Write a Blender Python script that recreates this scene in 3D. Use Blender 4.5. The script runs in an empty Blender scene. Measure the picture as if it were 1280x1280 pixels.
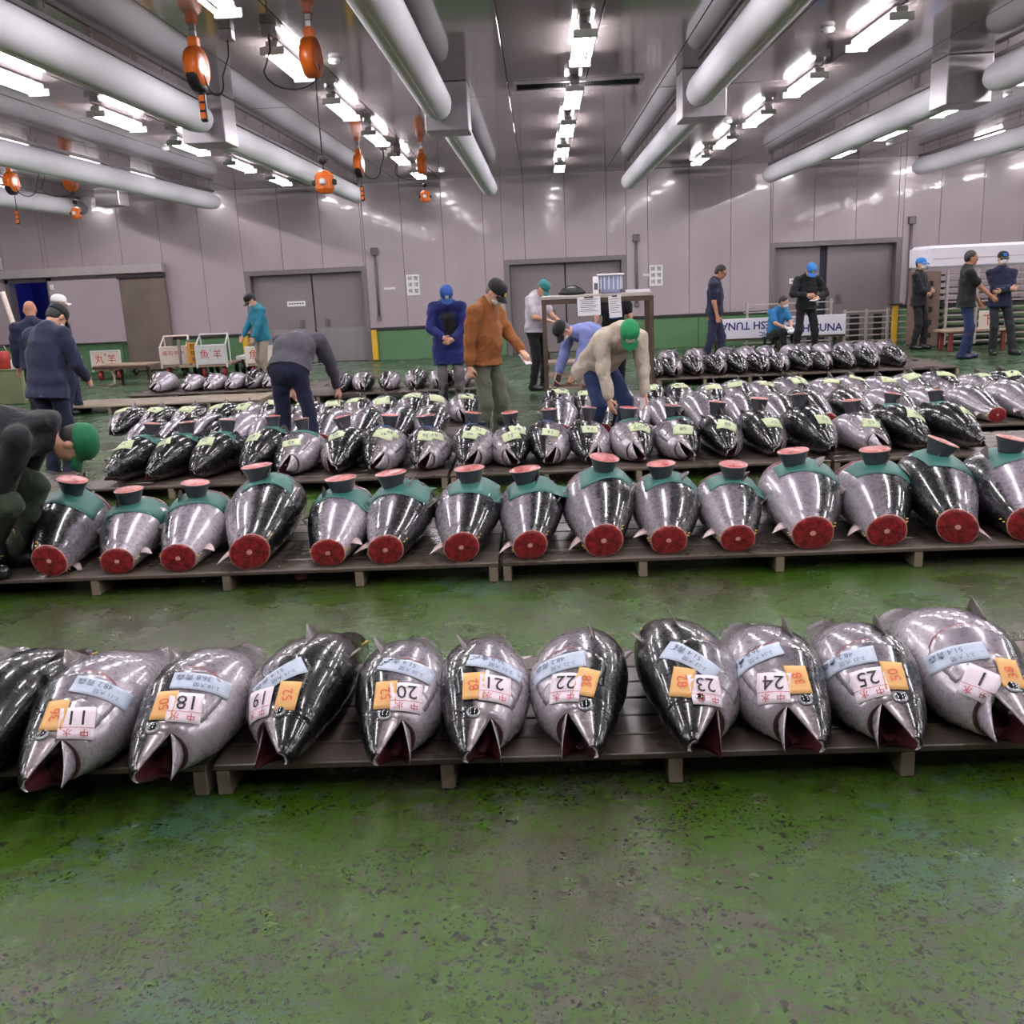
# Tuna auction hall: camera, light and exposure first, then the hall, the pallets and fish, the people, the props
import bpy, bmesh, math, random
import numpy as np
from mathutils import Vector, Matrix, Euler
from mathutils.bvhtree import BVHTree

SC = bpy.context.scene
COL = SC.collection
R = math.radians
rng = random.Random(7)

# ------------------------------------------------------------------ camera
FPX, YAW, PITCH, ROLL, CAMH = 1200.0, .0377, .2383, .0463, 1.7


def cam_axes():
    cy, sy, cp, sp = math.cos(YAW), math.sin(YAW), math.cos(PITCH), math.sin(PITCH)
    f = Vector((-sy * cp, cy * cp, -sp))
    r = Vector((cy, sy, 0))
    u = r.cross(f)
    cr, sr = math.cos(ROLL), math.sin(ROLL)
    return cr * r - sr * u, cr * u + sr * r, f


CR, CU, CF = cam_axes()
CAM = Vector((0, 0, CAMH))
cd = bpy.data.cameras.new('camera')
cd.lens = 36 * FPX / 1280
cd.sensor_width = 36
cd.clip_end = 200
cam = bpy.data.objects.new('camera', cd)
COL.objects.link(cam)
cam.matrix_world = Matrix(((CR.x, CU.x, -CF.x, 0), (CR.y, CU.y, -CF.y, 0), (CR.z, CU.z, -CF.z, CAMH), (0, 0, 0, 1)))
SC.camera = cam

# ------------------------------------------------------------------ world, exposure, light level
W = bpy.data.worlds.new('world')
SC.world = W
W.use_nodes = True
W.node_tree.nodes['Background'].inputs[0].default_value = (.8, .8, .85, 1)
W.node_tree.nodes['Background'].inputs[1].default_value = .05
SC.view_settings.view_transform = 'Standard'
SC.view_settings.look = 'None'
SC.view_settings.gamma = 1
SC.view_settings.use_curve_mapping = False
SC.view_settings.exposure = 0.35
TUBE_POWER = 55.0          # radiance of the fluorescent tubes
SC.cycles.use_denoising = True
SC.cycles.max_bounces = 7
SC.cycles.glossy_bounces = 4
SC.cycles.diffuse_bounces = 4
SC.cycles.sample_clamp_indirect = 6
SC.cycles.caustics_reflective = False
SC.cycles.caustics_refractive = False

CEIL = 3.9
WALLY = 22.3
PALLET_H = .12


def ray(u, v):
    return CF * FPX + CR * (u - 640) - CU * (v - 640)


def atz(u, v, z=0.):
    d = ray(u, v)
    return CAM + d * ((z - CAMH) / d.z)


def aty(u, v, y):
    d = ray(u, v)
    return CAM + d * (y / d.y)


# ------------------------------------------------------------------ object helpers
def link(o, parent=None):
    COL.objects.link(o)
    if parent is not None:
        o.parent = parent
    return o


def tag(o, label=None, cat=None, group=None, kind=None):
    if label:
        o['label'] = label
    if cat:
        o['category'] = cat
    if group:
        o['group'] = group
    if kind:
        o['kind'] = kind
    return o


def thing(name, label, cat, loc=(0, 0, 0), rz=0., group=None):
    o = bpy.data.objects.new(name, None)
    o.empty_display_size = .1
    o.location = loc
    o.rotation_euler = (0, 0, rz)
    link(o)
    return tag(o, label, cat, group)


def mesh_from(name, verts, faces, mats, midx=None, smooth=False):
    me = bpy.data.meshes.new(name)
    me.from_pydata([tuple(v) for v in verts], [], [tuple(f) for f in faces])
    for m in (mats if isinstance(mats, (list, tuple)) else [mats]):
        me.materials.append(m)
    if midx is not None:
        me.polygons.foreach_set('material_index', midx)
    if smooth:
        me.polygons.foreach_set('use_smooth', [True] * len(me.polygons))
    me.update()
    return me


def obj(name, me, parent=None, loc=None, rot=None):
    o = bpy.data.objects.new(name, me)
    if loc is not None:
        o.location = loc
    if rot is not None:
        o.rotation_euler = rot
    return link(o, parent)


class MB:
    """collects simple shapes into one mesh"""

    def __init__(s):
        s.v, s.f, s.m, s.mi = [], [], [], 0

    def add(s, vs, fs):
        n = len(s.v)
        s.v += [tuple(v) for v in vs]
        s.f += [tuple(i + n for i in f) for f in fs]
        s.m += [s.mi] * len(fs)
        return s

    def box(s, c, d, rz=0., bev=0., M=None):
        x, y, z = d[0] / 2, d[1] / 2, d[2] / 2
        b = min(bev, x * .45, y * .45, z * .45)
        if b <= 0:
            vs = [(sx * x, sy * y, sz * z) for sx in (-1, 1) for sy in (-1, 1) for sz in (-1, 1)]
            fs = [(0, 1, 3, 2), (4, 6, 7, 5), (0, 4, 5, 1), (2, 3, 7, 6), (0, 2, 6, 4), (1, 5, 7, 3)]
        else:
            vs, idx = [], {}
            for sx in (-1, 1):
                for sy in (-1, 1):
                    for sz in (-1, 1):
                        for a, p in enumerate(((sx * x, sy * (y - b), sz * (z - b)), (sx * (x - b), sy * y, sz * (z - b)), (sx * (x - b), sy * (y - b), sz * z))):
                            idx[sx, sy, sz, a] = len(vs)
                            vs.append(p)
            fs = []
            S = (-1, 1)
            for t in S:
                fs.append([idx[t, p, q, 0] for p, q in ((-1, -1), (1, -1), (1, 1), (-1, 1))][::t])
                fs.append([idx[p, t, q, 1] for p, q in ((-1, -1), (-1, 1), (1, 1), (1, -1))][::t])
                fs.append([idx[p, q, t, 2] for p, q in ((-1, -1), (1, -1), (1, 1), (-1, 1))][::t])
            for p in S:
                for q in S:
                    fs.append([idx[p, q, -1, 0], idx[p, q, 1, 0], idx[p, q, 1, 1], idx[p, q, -1, 1]][::p * q])
                    fs.append([idx[p, -1, q, 0], idx[p, 1, q, 0], idx[p, 1, q, 2], idx[p, -1, q, 2]][::-p * q])
                    fs.append([idx[-1, p, q, 1], idx[1, p, q, 1], idx[1, p, q, 2], idx[-1, p, q, 2]][::p * q])
                    for r in S:
                        fs.append([idx[p, q, r, 0], idx[p, q, r, 1], idx[p, q, r, 2]][::p * q * r])
        cz, sz_ = math.cos(rz), math.sin(rz)
        if M is not None:
            vs = [M @ Vector(v) for v in vs]
            vs = [(v[0] + c[0], v[1] + c[1], v[2] + c[2]) for v in vs]
        else:
            vs = [(c[0] + v[0] * cz - v[1] * sz_, c[1] + v[0] * sz_ + v[1] * cz, c[2] + v[2]) for v in vs]
        return s.add(vs, fs)

    def tube(s, path, r, n=10, cap=True, rs=None):
        P = [Vector(p) for p in path]
        rings = []
        t = (P[1] - P[0]).normalized()
        a = t.orthogonal().normalized()
        for i, p in enumerate(P):
            t = (P[min(i + 1, len(P) - 1)] - P[max(i - 1, 0)]).normalized()
            a = (a - t * a.dot(t)).normalized()
            b = t.cross(a)
            rr = rs[i] if rs else r
            rings.append([p + (a * math.cos(2 * math.pi * k / n) + b * math.sin(2 * math.pi * k / n)) * rr for k in range(n)])
        vs = [v for q in rings for v in q]
        fs = [(i * n + k, i * n + (k + 1) % n, (i + 1) * n + (k + 1) % n, (i + 1) * n + k) for i in range(len(P) - 1) for k in range(n)]
        if cap:
            fs.append(tuple(range(n))[::-1])
            fs.append(tuple((len(P) - 1) * n + k for k in range(n)))
        return s.add(vs, fs)

    def lathe(s, prof, c=(0, 0, 0), n=24, M=None, sx=1., sy=1.):
        vs = []
        for r, z in prof:
            for k in range(n):
                v = Vector((r * sx * math.cos(2 * math.pi * k / n), r * sy * math.sin(2 * math.pi * k / n), z))
                v = (M @ v) if M is not None else v
                vs.append((v[0] + c[0], v[1] + c[1], v[2] + c[2]))
        fs = [(i * n + k, i * n + (k + 1) % n, (i + 1) * n + (k + 1) % n, (i + 1) * n + k) for i in range(len(prof) - 1) for k in range(n)]
        fs.append(tuple(range(n))[::-1])
        fs.append(tuple((len(prof) - 1) * n + k for k in range(n)))
        return s.add(vs, fs)

    def mesh(s, name, mats, smooth=False):
        return mesh_from(name, s.v, s.f, mats, s.m, smooth)

    def build(s, name, mats, parent=None, smooth=False, loc=None, rot=None):
        return obj(name, s.mesh(name, mats, smooth), parent, loc, rot)


def boxobj(name, c, d, m, parent=None, bev=.0, rz=0.):
    return MB().box((0, 0, 0), d, 0, bev).build(name, m, parent, loc=c, rot=(0, 0, rz))


ORD = ['first', 'second', 'third', 'fourth', 'fifth', 'sixth', 'seventh', 'eighth', 'ninth', 'tenth', 'eleventh', 'twelfth', 'thirteenth',
       'fourteenth', 'fifteenth', 'sixteenth', 'seventeenth', 'eighteenth', 'nineteenth', 'twentieth', 'twenty-first', 'twenty-second', 'twenty-third', 'twenty-fourth']


def from_left(i, n):
    """a findable place in a row: counted from its nearer end"""
    if i == 0:
        return 'leftmost'
    if i == n - 1:
        return 'rightmost'
    return ORD[i] + ' from the left' if i < (n + 1) // 2 else ORD[n - 1 - i] + ' from the right'


# ------------------------------------------------------------------ materials
class NT:
    def __init__(s, name):
        s.m = bpy.data.materials.new(name)
        s.m.use_nodes = True
        s.t = s.m.node_tree
        s.b = s.t.nodes['Principled BSDF']

    def n(s, kind, **kw):
        x = s.t.nodes.new(kind)
        for k, v in kw.items():
            if k.startswith('i_'):
                key = k[2:]
                key = int(key) if key.isdigit() else key.replace('_', ' ')
                x.inputs[key].default_value = v
            else:
                setattr(x, k, v)
        return x

    def l(s, a, b):
        s.t.links.new(a, b)

    def set(s, **kw):
        for k, v in kw.items():
            k = k.replace('_', ' ')
            if hasattr(v, 'is_linked') or isinstance(v, bpy.types.NodeSocket):
                s.l(v, s.b.inputs[k])
            else:
                s.b.inputs[k].default_value = (*v, 1) if isinstance(v, tuple) and len(v) == 3 else v
        return s

    def noise(s, vec, scale, detail=4., rough=.55, dist=0.):
        x = s.n('ShaderNodeTexNoise')
        x.inputs['Scale'].default_value = scale
        x.inputs['Detail'].default_value = detail
        x.inputs['Roughness'].default_value = rough
        x.inputs['Distortion'].default_value = dist
        if vec is not None:
            s.l(vec, x.inputs['Vector'])
        return x.outputs['Fac']

    def ramp(s, fac, stops, interp='LINEAR'):
        x = s.n('ShaderNodeValToRGB')
        x.color_ramp.interpolation = interp
        e = x.color_ramp.elements
        while len(e) < len(stops):
            e.new(.5)
        for k, (p, c) in enumerate(stops):
            e[k].position = p
            e[k].color = (*c, 1) if len(c) == 3 else c
        s.l(fac, x.inputs[0])
        return x.outputs[0]

    def mix(s, fac, a, b, blend='MIX'):
        x = s.n('ShaderNodeMix', data_type='RGBA', blend_type=blend)
        for sock, v in ((x.inputs[0], fac), (x.inputs[6], a), (x.inputs[7], b)):
            if isinstance(v, bpy.types.NodeSocket):
                s.l(v, sock)
            else:
                sock.default_value = (*v, 1) if isinstance(v, tuple) and len(v) == 3 else v
        return x.outputs[2]

    def math(s, op, a, b=0., c=0., clamp=False):
        x = s.n('ShaderNodeMath', operation=op, use_clamp=clamp)
        for k, v in enumerate((a, b, c)):
            if isinstance(v, bpy.types.NodeSocket):
                s.l(v, x.inputs[k])
            else:
                x.inputs[k].default_value = v
        return x.outputs[0]

    def step(s, v, lo, hi):
        x = s.n('ShaderNodeMapRange', interpolation_type='SMOOTHSTEP')
        s.l(v, x.inputs[0])
        x.inputs[1].default_value, x.inputs[2].default_value = lo, hi
        return x.outputs[0]

    def bump(s, h, strength=.3, dist=.01):
        x = s.n('ShaderNodeBump')
        x.inputs['Strength'].default_value = strength
        x.inputs['Distance'].default_value = dist
        s.l(h, x.inputs['Height'])
        s.l(x.outputs[0], s.b.inputs['Normal'])

    def coord(s, which='Object', scale=None):
        c = s.n('ShaderNodeTexCoord').outputs[which]
        if scale:
            mp = s.n('ShaderNodeMapping')
            mp.inputs['Scale'].default_value = scale
            s.l(c, mp.inputs[0])
            c = mp.outputs[0]
        return c

    def rnd(s):
        return s.n('ShaderNodeObjectInfo').outputs['Random']

    def pos(s, scale=None):
        c = s.n('ShaderNodeNewGeometry').outputs['Position']
        if scale:
            mp = s.n('ShaderNodeMapping')
            mp.inputs['Scale'].default_value = scale
            s.l(c, mp.inputs[0])
            c = mp.outputs[0]
        return c


def srgb(r, g, b):
    return tuple(((c / 255) / 12.92) if c / 255 <= .04045 else (((c / 255) + .055) / 1.055) ** 2.4 for c in (r, g, b))


_plain = {}


def plain(name, rgb, rough=.5, metal=0., var=.12, scale=14., bump=0., coat=0., spec=None):
    """a plain surface with a little procedural tone variation"""
    if name in _plain:
        return _plain[name]
    t = NT(name)
    c = srgb(*rgb)
    f = t.noise(t.coord(), scale)
    col = t.mix(f, tuple(x * (1 - var) for x in c), tuple(min(1, x * (1 + var)) for x in c))
    t.set(Base_Color=col, Roughness=rough, Metallic=metal, Coat_Weight=coat)
    if spec is not None:
        t.set(Specular_IOR_Level=spec)
    if bump:
        t.bump(t.noise(t.coord(), scale * 4), bump, .01)
    _plain[name] = t.m
    return t.m


def cloth(name, rgb, rough=.85, fold=.35, var=.18):
    if name in _plain:
        return _plain[name]
    t = NT(name)
    c = srgb(*rgb)
    n1 = t.noise(t.coord(), 9., 3., .6, .6)
    weave = t.noise(t.coord(), 240., 2.)
    col = t.mix(n1, tuple(x * (1 - var) for x in c), tuple(min(1, x * (1 + var)) for x in c))
    t.set(Base_Color=col, Roughness=rough, Specular_IOR_Level=.25, Sheen_Weight=.1)
    h = t.math('ADD', t.math('MULTIPLY', n1, 1.), t.math('MULTIPLY', weave, .03))
    t.bump(h, fold, .05)
    _plain[name] = t.m
    return t.m


def emit(name, rgb, strength):
    t = NT(name)
    t.set(Base_Color=(.8, .8, .8), Emission_Color=rgb, Emission_Strength=strength)
    return t.m


def floor_mat():
    t = NT('green_painted_floor')
    p = t.pos()
    n_big = t.noise(p, .55, 5., .6, .4)
    n_mid = t.noise(p, 2.6, 6., .65, .8)
    n_fine = t.noise(t.pos((1, 1.25, 1)), 13., 6., .7, 1.2)
    n_grit = t.noise(p, 48., 5., .75, .6)
    n_spk = t.noise(p, 110., 3., .65)
    green = t.mix(n_mid, srgb(44, 74, 18), srgb(76, 106, 36))
    green = t.mix(t.math('MULTIPLY', t.step(n_grit, .45, .7), .45), green, srgb(58, 70, 44))
    teal = t.step(t.math('ADD', t.math('MULTIPLY', n_fine, .6), t.math('MULTIPLY', t.noise(p, 1.3, 2.), .5)), .6, .625)
    col = t.mix(t.math('MULTIPLY', teal, .8), green, srgb(66, 98, 78))
    pale = t.step(t.noise(p, 1.9, 5., .6, .6), .58, .68)
    col = t.mix(t.math('MULTIPLY', pale, .22), col, srgb(96, 118, 84))
    # worn through to the grey-brown screed: gritty edges
    wsum = t.math('ADD', t.math('ADD', t.math('MULTIPLY', n_big, .5), t.math('MULTIPLY', n_fine, .3)), t.math('MULTIPLY', n_grit, .2))
    worn = t.step(wsum, .49, .55)
    screed = t.mix(n_grit, srgb(46, 38, 30), srgb(98, 90, 80))
    col = t.mix(t.math('MULTIPLY', worn, .78), col, screed)
    rust = t.step(t.math('ADD', t.math('MULTIPLY', t.noise(t.pos((1, 1.1, 1)), 5.2, 7., .75, 1.5), .8), t.math('MULTIPLY', n_grit, .2)), .54, .63)
    col = t.mix(t.math('MULTIPLY', rust, .6), col, srgb(60, 42, 28))
    col = t.mix(t.math('MULTIPLY', t.step(n_spk, .56, .72), .35), col, srgb(46, 40, 34))
    # chips: small dark flakes where the paint has come off, in two sizes
    nz = t.n('ShaderNodeTexNoise')
    nz.inputs['Scale'].default_value = 30.
    nz.inputs['Detail'].default_value = 4.
    t.l(p, nz.inputs['Vector'])
    sc = t.n('ShaderNodeVectorMath', operation='SCALE')
    t.l(nz.outputs['Color'], sc.inputs[0])
    sc.inputs['Scale'].default_value = .06
    wob = t.n('ShaderNodeVectorMath', operation='ADD')
    t.l(p, wob.inputs[0])
    t.l(sc.outputs[0], wob.inputs[1])
    chip = None
    for scale, lo, hi, w0, w1, ns in ((13., .13, .18, .45, .55, 1.7), (30., .19, .27, .4, .53, 2.4), (58., .25, .34, .39, .54, 3.1)):
        vo = t.n('ShaderNodeTexVoronoi', feature='F1')
        vo.inputs['Scale'].default_value = scale
        t.l(wob.outputs[0], vo.inputs['Vector'])
        c_ = t.math('MULTIPLY', t.math('SUBTRACT', 1., t.step(vo.outputs['Distance'], lo, hi)), t.step(t.noise(p, ns, 3.), w0, w1))
        chip = c_ if chip is None else t.math('MAXIMUM', chip, c_)
    col = t.mix(t.math('MULTIPLY', chip, .93), col, srgb(24, 16, 13))
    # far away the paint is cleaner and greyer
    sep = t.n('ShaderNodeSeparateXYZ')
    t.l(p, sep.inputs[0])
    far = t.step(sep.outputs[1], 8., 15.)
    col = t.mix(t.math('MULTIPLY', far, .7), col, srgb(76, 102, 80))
    hv = t.n('ShaderNodeHueSaturation')
    hv.inputs['Saturation'].default_value = 1.08
    hv.inputs['Value'].default_value = .76
    t.l(col, hv.inputs['Color'])
    col = hv.outputs[0]
    wet = t.noise(p, 1.4, 5., .65)
    rough = t.math('ADD', .15, t.math('MULTIPLY', t.step(wet, .4, .6), .3))
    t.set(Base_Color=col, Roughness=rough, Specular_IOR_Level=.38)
    h = t.math('ADD', t.math('MULTIPLY', n_fine, .6), t.math('MULTIPLY', n_grit, .35))
    h = t.math('SUBTRACT', h, t.math('MULTIPLY', chip, .25))
    t.bump(h, .4, .014)
    return t.m


def wall_mat():
    t = NT('grey_steel_wall_panel')
    f = t.noise(t.pos((1, 1, .25)), 1.2, 4.)
    r = t.math('MULTIPLY', t.math('SUBTRACT', t.rnd(), .5), .06)
    col = t.mix(t.math('ADD', f, r), srgb(168, 155, 161), srgb(190, 176, 182))
    t.set(Base_Color=col, Roughness=.24, Metallic=.1, Coat_Weight=.55, Coat_Roughness=.035)
    t.bump(t.noise(t.pos((1, 1, .6)), 5., 3.), .12, .02)
    t.l(t.b.inputs['Normal'].links[0].from_socket, t.b.inputs['Coat Normal'])
    return t.m


def ceil_mat():
    t = NT('grey_steel_ceiling_panel')
    f = t.noise(t.pos(), .8, 4.)
    r = t.math('MULTIPLY', t.math('SUBTRACT', t.rnd(), .5), .25)
    col = t.mix(t.math('ADD', f, r), srgb(120, 112, 112), srgb(142, 133, 132))
    t.set(Base_Color=col, Roughness=.1, Metallic=.45, Coat_Weight=.3, Coat_Roughness=.05)
    t.bump(t.noise(t.pos((1, .6, 1)), 3.1, 3.), .07, .02)
    return t.m


def wood_mat(name, dark, light, rough=.55, scale=1., wet=0.):
    t = NT(name)
    c = t.coord('Object', (1.2 * scale, 16 * scale, 16 * scale))
    rv = t.rnd()
    off = t.n('ShaderNodeVectorMath', operation='ADD')
    t.l(c, off.inputs[0])
    cx = t.n('ShaderNodeCombineXYZ')
    t.l(t.math('MULTIPLY', rv, 37.), cx.inputs[0])
    t.l(cx.outputs[0], off.inputs[1])
    g = t.noise(off.outputs[0], 2.2, 6., .65, .8)
    st = t.noise(t.pos(), 2.3, 4.)
    col = t.mix(g, srgb(*dark), srgb(*light))
    col = t.mix(t.math('MULTIPLY', t.step(st, .45, .75), .6), col, tuple(x * .45 for x in srgb(*dark)))
    col = t.mix(t.math('MULTIPLY', rv, .3), col, tuple(x * .6 for x in srgb(*light)))
    t.set(Base_Color=col, Roughness=(t.math('SUBTRACT', rough, t.math('MULTIPLY', t.step(st, .4, .7), wet)) if wet else rough))
    t.bump(g, .3, .004)
    return t.m


def fish_mat(name, back, flank, belly, edge=.22, mottled=0.):
    """tuna skin: vertex vector 'fishco' = (along the body, dorsal -1..1, girth angle)"""
    t = NT(name)
    a = t.n('ShaderNodeAttribute', attribute_name='fishco')
    sp = t.n('ShaderNodeSeparateXYZ')
    t.l(a.outputs['Vector'], sp.inputs[0])
    s_, d_ = sp.outputs[0], sp.outputs[1]
    oc = t.coord()
    nb = t.noise(oc, 7., 4., .6, .5)
    nf = t.noise(oc, 38., 4., .6)
    rv = t.rnd()
    d2 = t.math('ADD', d_, t.math('MULTIPLY', t.math('SUBTRACT', nb, .5), .45))
    d2 = t.math('ADD', d2, t.math('MULTIPLY', t.math('SUBTRACT', rv, .5), .22))
    # on the head the dark back comes lower and is browner
    head = t.math('SUBTRACT', 1., t.step(s_, .16, .3))
    d3 = t.math('ADD', d2, t.math('MULTIPLY', head, .08))
    fl = t.mix(nf, tuple(x * .8 for x in srgb(*flank)), tuple(min(1, x * 1.2) for x in srgb(*flank)))
    col = t.mix(t.step(d3, -.85, -.1), srgb(*belly), fl)
    hd = t.mix(nb, srgb(112, 100, 92), srgb(168, 156, 156))
    col = t.mix(t.math('MULTIPLY', head, .6), col, t.mix(t.step(d3, -.6, .2), srgb(*belly), hd))
    col = t.mix(t.step(d3, edge, edge + .2), col, srgb(*back))
    if mottled:
        st = t.n('ShaderNodeTexWave', wave_type='BANDS', bands_direction='Y')
        st.inputs['Scale'].default_value = 9.
        st.inputs['Distortion'].default_value = 4.
        t.l(oc, st.inputs['Vector'])
        col = t.mix(t.math('MULTIPLY', st.outputs['Fac'], mottled), col, srgb(90, 86, 92))
    t.set(Base_Color=col, Roughness=t.math('ADD', .2, t.math('MULTIPLY', nf, .16)), Metallic=.3, Coat_Weight=.7, Coat_Roughness=.07)
    t.bump(t.math('ADD', t.math('MULTIPLY', nf, .35), nb), .12, .012)
    return t.m


def flesh_mat(name, deep, pale, bone=.16):
    """cut tuna: vertex vector 'fishco' = (x, y, radius) on the disc"""
    t = NT(name)
    a = t.n('ShaderNodeAttribute', attribute_name='fishco')
    sp = t.n('ShaderNodeSeparateXYZ')
    t.l(a.outputs['Vector'], sp.inputs[0])
    x, y, r = sp.outputs
    n1 = t.noise(a.outputs['Vector'], 3.5, 4., .6, .8)
    col = t.mix(t.step(n1, .3, .7), srgb(*deep), srgb(*pale))
    cross = t.math('MINIMUM', t.math('ABSOLUTE', x), t.math('ABSOLUTE', y))
    col = t.mix(t.math('MULTIPLY', t.math('SUBTRACT', 1., t.step(cross, .0, .1)), .6), col, srgb(66, 10, 16))
    rings = t.math('SINE', t.math('MULTIPLY', r, 34.))
    col = t.mix(t.math('MULTIPLY', t.step(rings, .2, 1.), .22), col, srgb(*pale))
    r2 = t.math('ADD', r, t.math('MULTIPLY', t.math('SUBTRACT', n1, .5), .12))
    col = t.mix(t.math('SUBTRACT', 1., t.step(r2, bone * .7, bone)), col, srgb(206, 150, 140))
    col = t.mix(t.step(r2, .93, .98), col, srgb(176, 120, 110))
    t.set(Base_Color=col, Roughness=.32, Specular_IOR_Level=.5, Coat_Weight=.3, Coat_Roughness=.15)
    t.bump(n1, .3, .01)
    return t.m


# ------------------------------------------------------------------ lettering
_txt = {}


def text_mesh(body, size=1.):
    """flat triangulated lettering centred on the origin, height about `size`"""
    if body in _txt:
        return _txt[body]
    cu = bpy.data.curves.new('lettering', 'FONT')
    cu.body = body
    cu.align_x = 'CENTER'
    cu.align_y = 'CENTER'
    cu.resolution_u = 2
    if body in ('PACIFIC', 'FRESH TUNA'):
        cu.offset = .022
    o = bpy.data.objects.new('lettering', cu)
    COL.objects.link(o)
    dg = bpy.context.evaluated_depsgraph_get()
    me = bpy.data.meshes.new_from_object(o.evaluated_get(dg))
    bm = bmesh.new()
    bm.from_mesh(me)
    bmesh.ops.triangulate(bm, faces=bm.faces[:])
    long_ = [e for e in bm.edges if e.calc_length() > .25]
    if long_ and len(body) < 3:
        bmesh.ops.subdivide_edges(bm, edges=long_, cuts=2)
    bm.to_mesh(me)
    bm.free()
    vs = [tuple(v.co) for v in me.vertices]
    fs = [tuple(p.vertices) for p in me.polygons]
    bpy.data.objects.remove(o)
    bpy.data.curves.remove(cu)
    bpy.data.meshes.remove(me)
    if vs:
        a = np.array(vs)
        mid = (a.min(0) + a.max(0)) / 2
        vs = [tuple(q) for q in (a - mid)]
    _txt[body] = (vs, fs)
    return _txt[body]


def letter(body, size, M, mat, parent, name='lettering', sx=1.):
    """lettering in the plane given by the matrix M (x right, y up on the plane)"""
    vs, fs = text_mesh(body)
    return obj(name, mesh_from(name, [M @ Vector((v[0] * size * sx, v[1] * size, 0)) for v in vs], fs, mat), parent)

# ================================================================== the hall
M_FLOOR, M_WALL, M_CEIL = floor_mat(), wall_mat(), ceil_mat()
M_GREEN = plain('green_wall_paint', (88, 124, 88), .3, var=.1, scale=3.)
M_DARKTRIM = plain('dark_trim', (46, 40, 42), .4)
M_DOOR = plain('grey_door_steel', (134, 124, 126), .35, .2, var=.06, scale=2.)
M_DOORGREY = plain('grey_door_frame', (120, 112, 114), .4, .2)
M_YELLOW = plain('yellow_guard', (216, 172, 48), .5)
M_WHITE = plain('white_enamel', (228, 228, 230), .4)
M_PAPER = plain('white_paper', (232, 228, 232), .8, var=.04)
M_INK = plain('black_ink', (34, 32, 36), .7)
M_REDINK = plain('red_ink', (176, 40, 48), .7)
M_STEEL = plain('galvanised_steel', (158, 152, 156), .35, .7, var=.15, scale=8.)
M_CONDUIT = plain('grey_conduit', (112, 104, 106), .45, .3)
M_TUBE = emit('fluorescent_tube', (1., .955, .99), TUBE_POWER)
M_LAMP = plain('lamp_white_sheet', (214, 212, 214), .3, .1)
M_DUCT = plain('white_air_duct_fabric', (226, 224, 232), .7, var=.04, scale=4.)
M_BLACK = plain('black_plastic', (26, 25, 28), .45)

XL, XR, YB = -14.2, 14.2, -6.0
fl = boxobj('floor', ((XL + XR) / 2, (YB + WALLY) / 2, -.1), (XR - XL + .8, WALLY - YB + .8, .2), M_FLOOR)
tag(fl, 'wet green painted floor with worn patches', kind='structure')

# ceiling of long steel panels, joints left open
ce = thing('ceiling', None, None, (0, 0, 0))
tag(ce, 'shiny grey ceiling of long steel panels', kind='structure')
boxobj('ceiling_deck', ((XL + XR) / 2, (YB + WALLY) / 2, CEIL + .12), (XR - XL + .8, WALLY - YB + .8, .1), M_DARKTRIM, ce)
SEAM = .915
xs = [.64 + SEAM * k for k in range(-17, 17) if XL < .64 + SEAM * k < XR - .2]
xs = [XL] + xs + [XR]
pm = {}
for a, b in zip(xs[:-1], xs[1:]):
    w = round(b - a - .008, 3)
    for y0, y1 in ((YB, 3.2), (3.2, 12.75), (12.75, WALLY)):
        d = (w, y1 - y0 - .008, .05)
        key = tuple(round(q, 3) for q in d)
        if key not in pm:
            pm[key] = MB().box((0, 0, 0), d, 0, .004).mesh('ceiling_panel', M_CEIL)
        o = obj('ceiling_panel', pm[key], ce, ((a + b) / 2, (y0 + y1) / 2, CEIL + .025))
        o.rotation_euler = (R(rng.uniform(-.05, .05)), R(rng.uniform(-.12, .12)), 0)

# back wall: panels above a green kerb, openings for the doors
DOORS = [(-6.68, -3.88, 2.12, 'left'), (-.77, 1.99, 2.1, 'centre'), (5.17, 8.08, 2.2, 'right')]
OPEN = (-12.2, -11.15, 2.18)
wb = thing('wall_back', None, None)
tag(wb, 'shiny grey steel panel wall behind the sale floor', kind='structure')
STRIPE = .74
cuts = sorted(set([round(x, 3) for x in xs] + [d[k] for d in DOORS for k in (0, 1)] + [OPEN[0], OPEN[1]]))
for a, b in zip(cuts[:-1], cuts[1:]):
    if b - a < .02:
        continue
    z0 = STRIPE
    for d in DOORS + [OPEN]:
        if d[0] - .01 < (a + b) / 2 < d[1] + .01:
            z0 = d[2]
    o = boxobj('wall_panel', ((a + b) / 2, WALLY + .05, (z0 + CEIL) / 2), (b - a - .007, .1, CEIL - z0 - .004), M_WALL, wb, .004)
    o.rotation_euler = (0, 0, R(rng.uniform(-.1, .1)))
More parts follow.
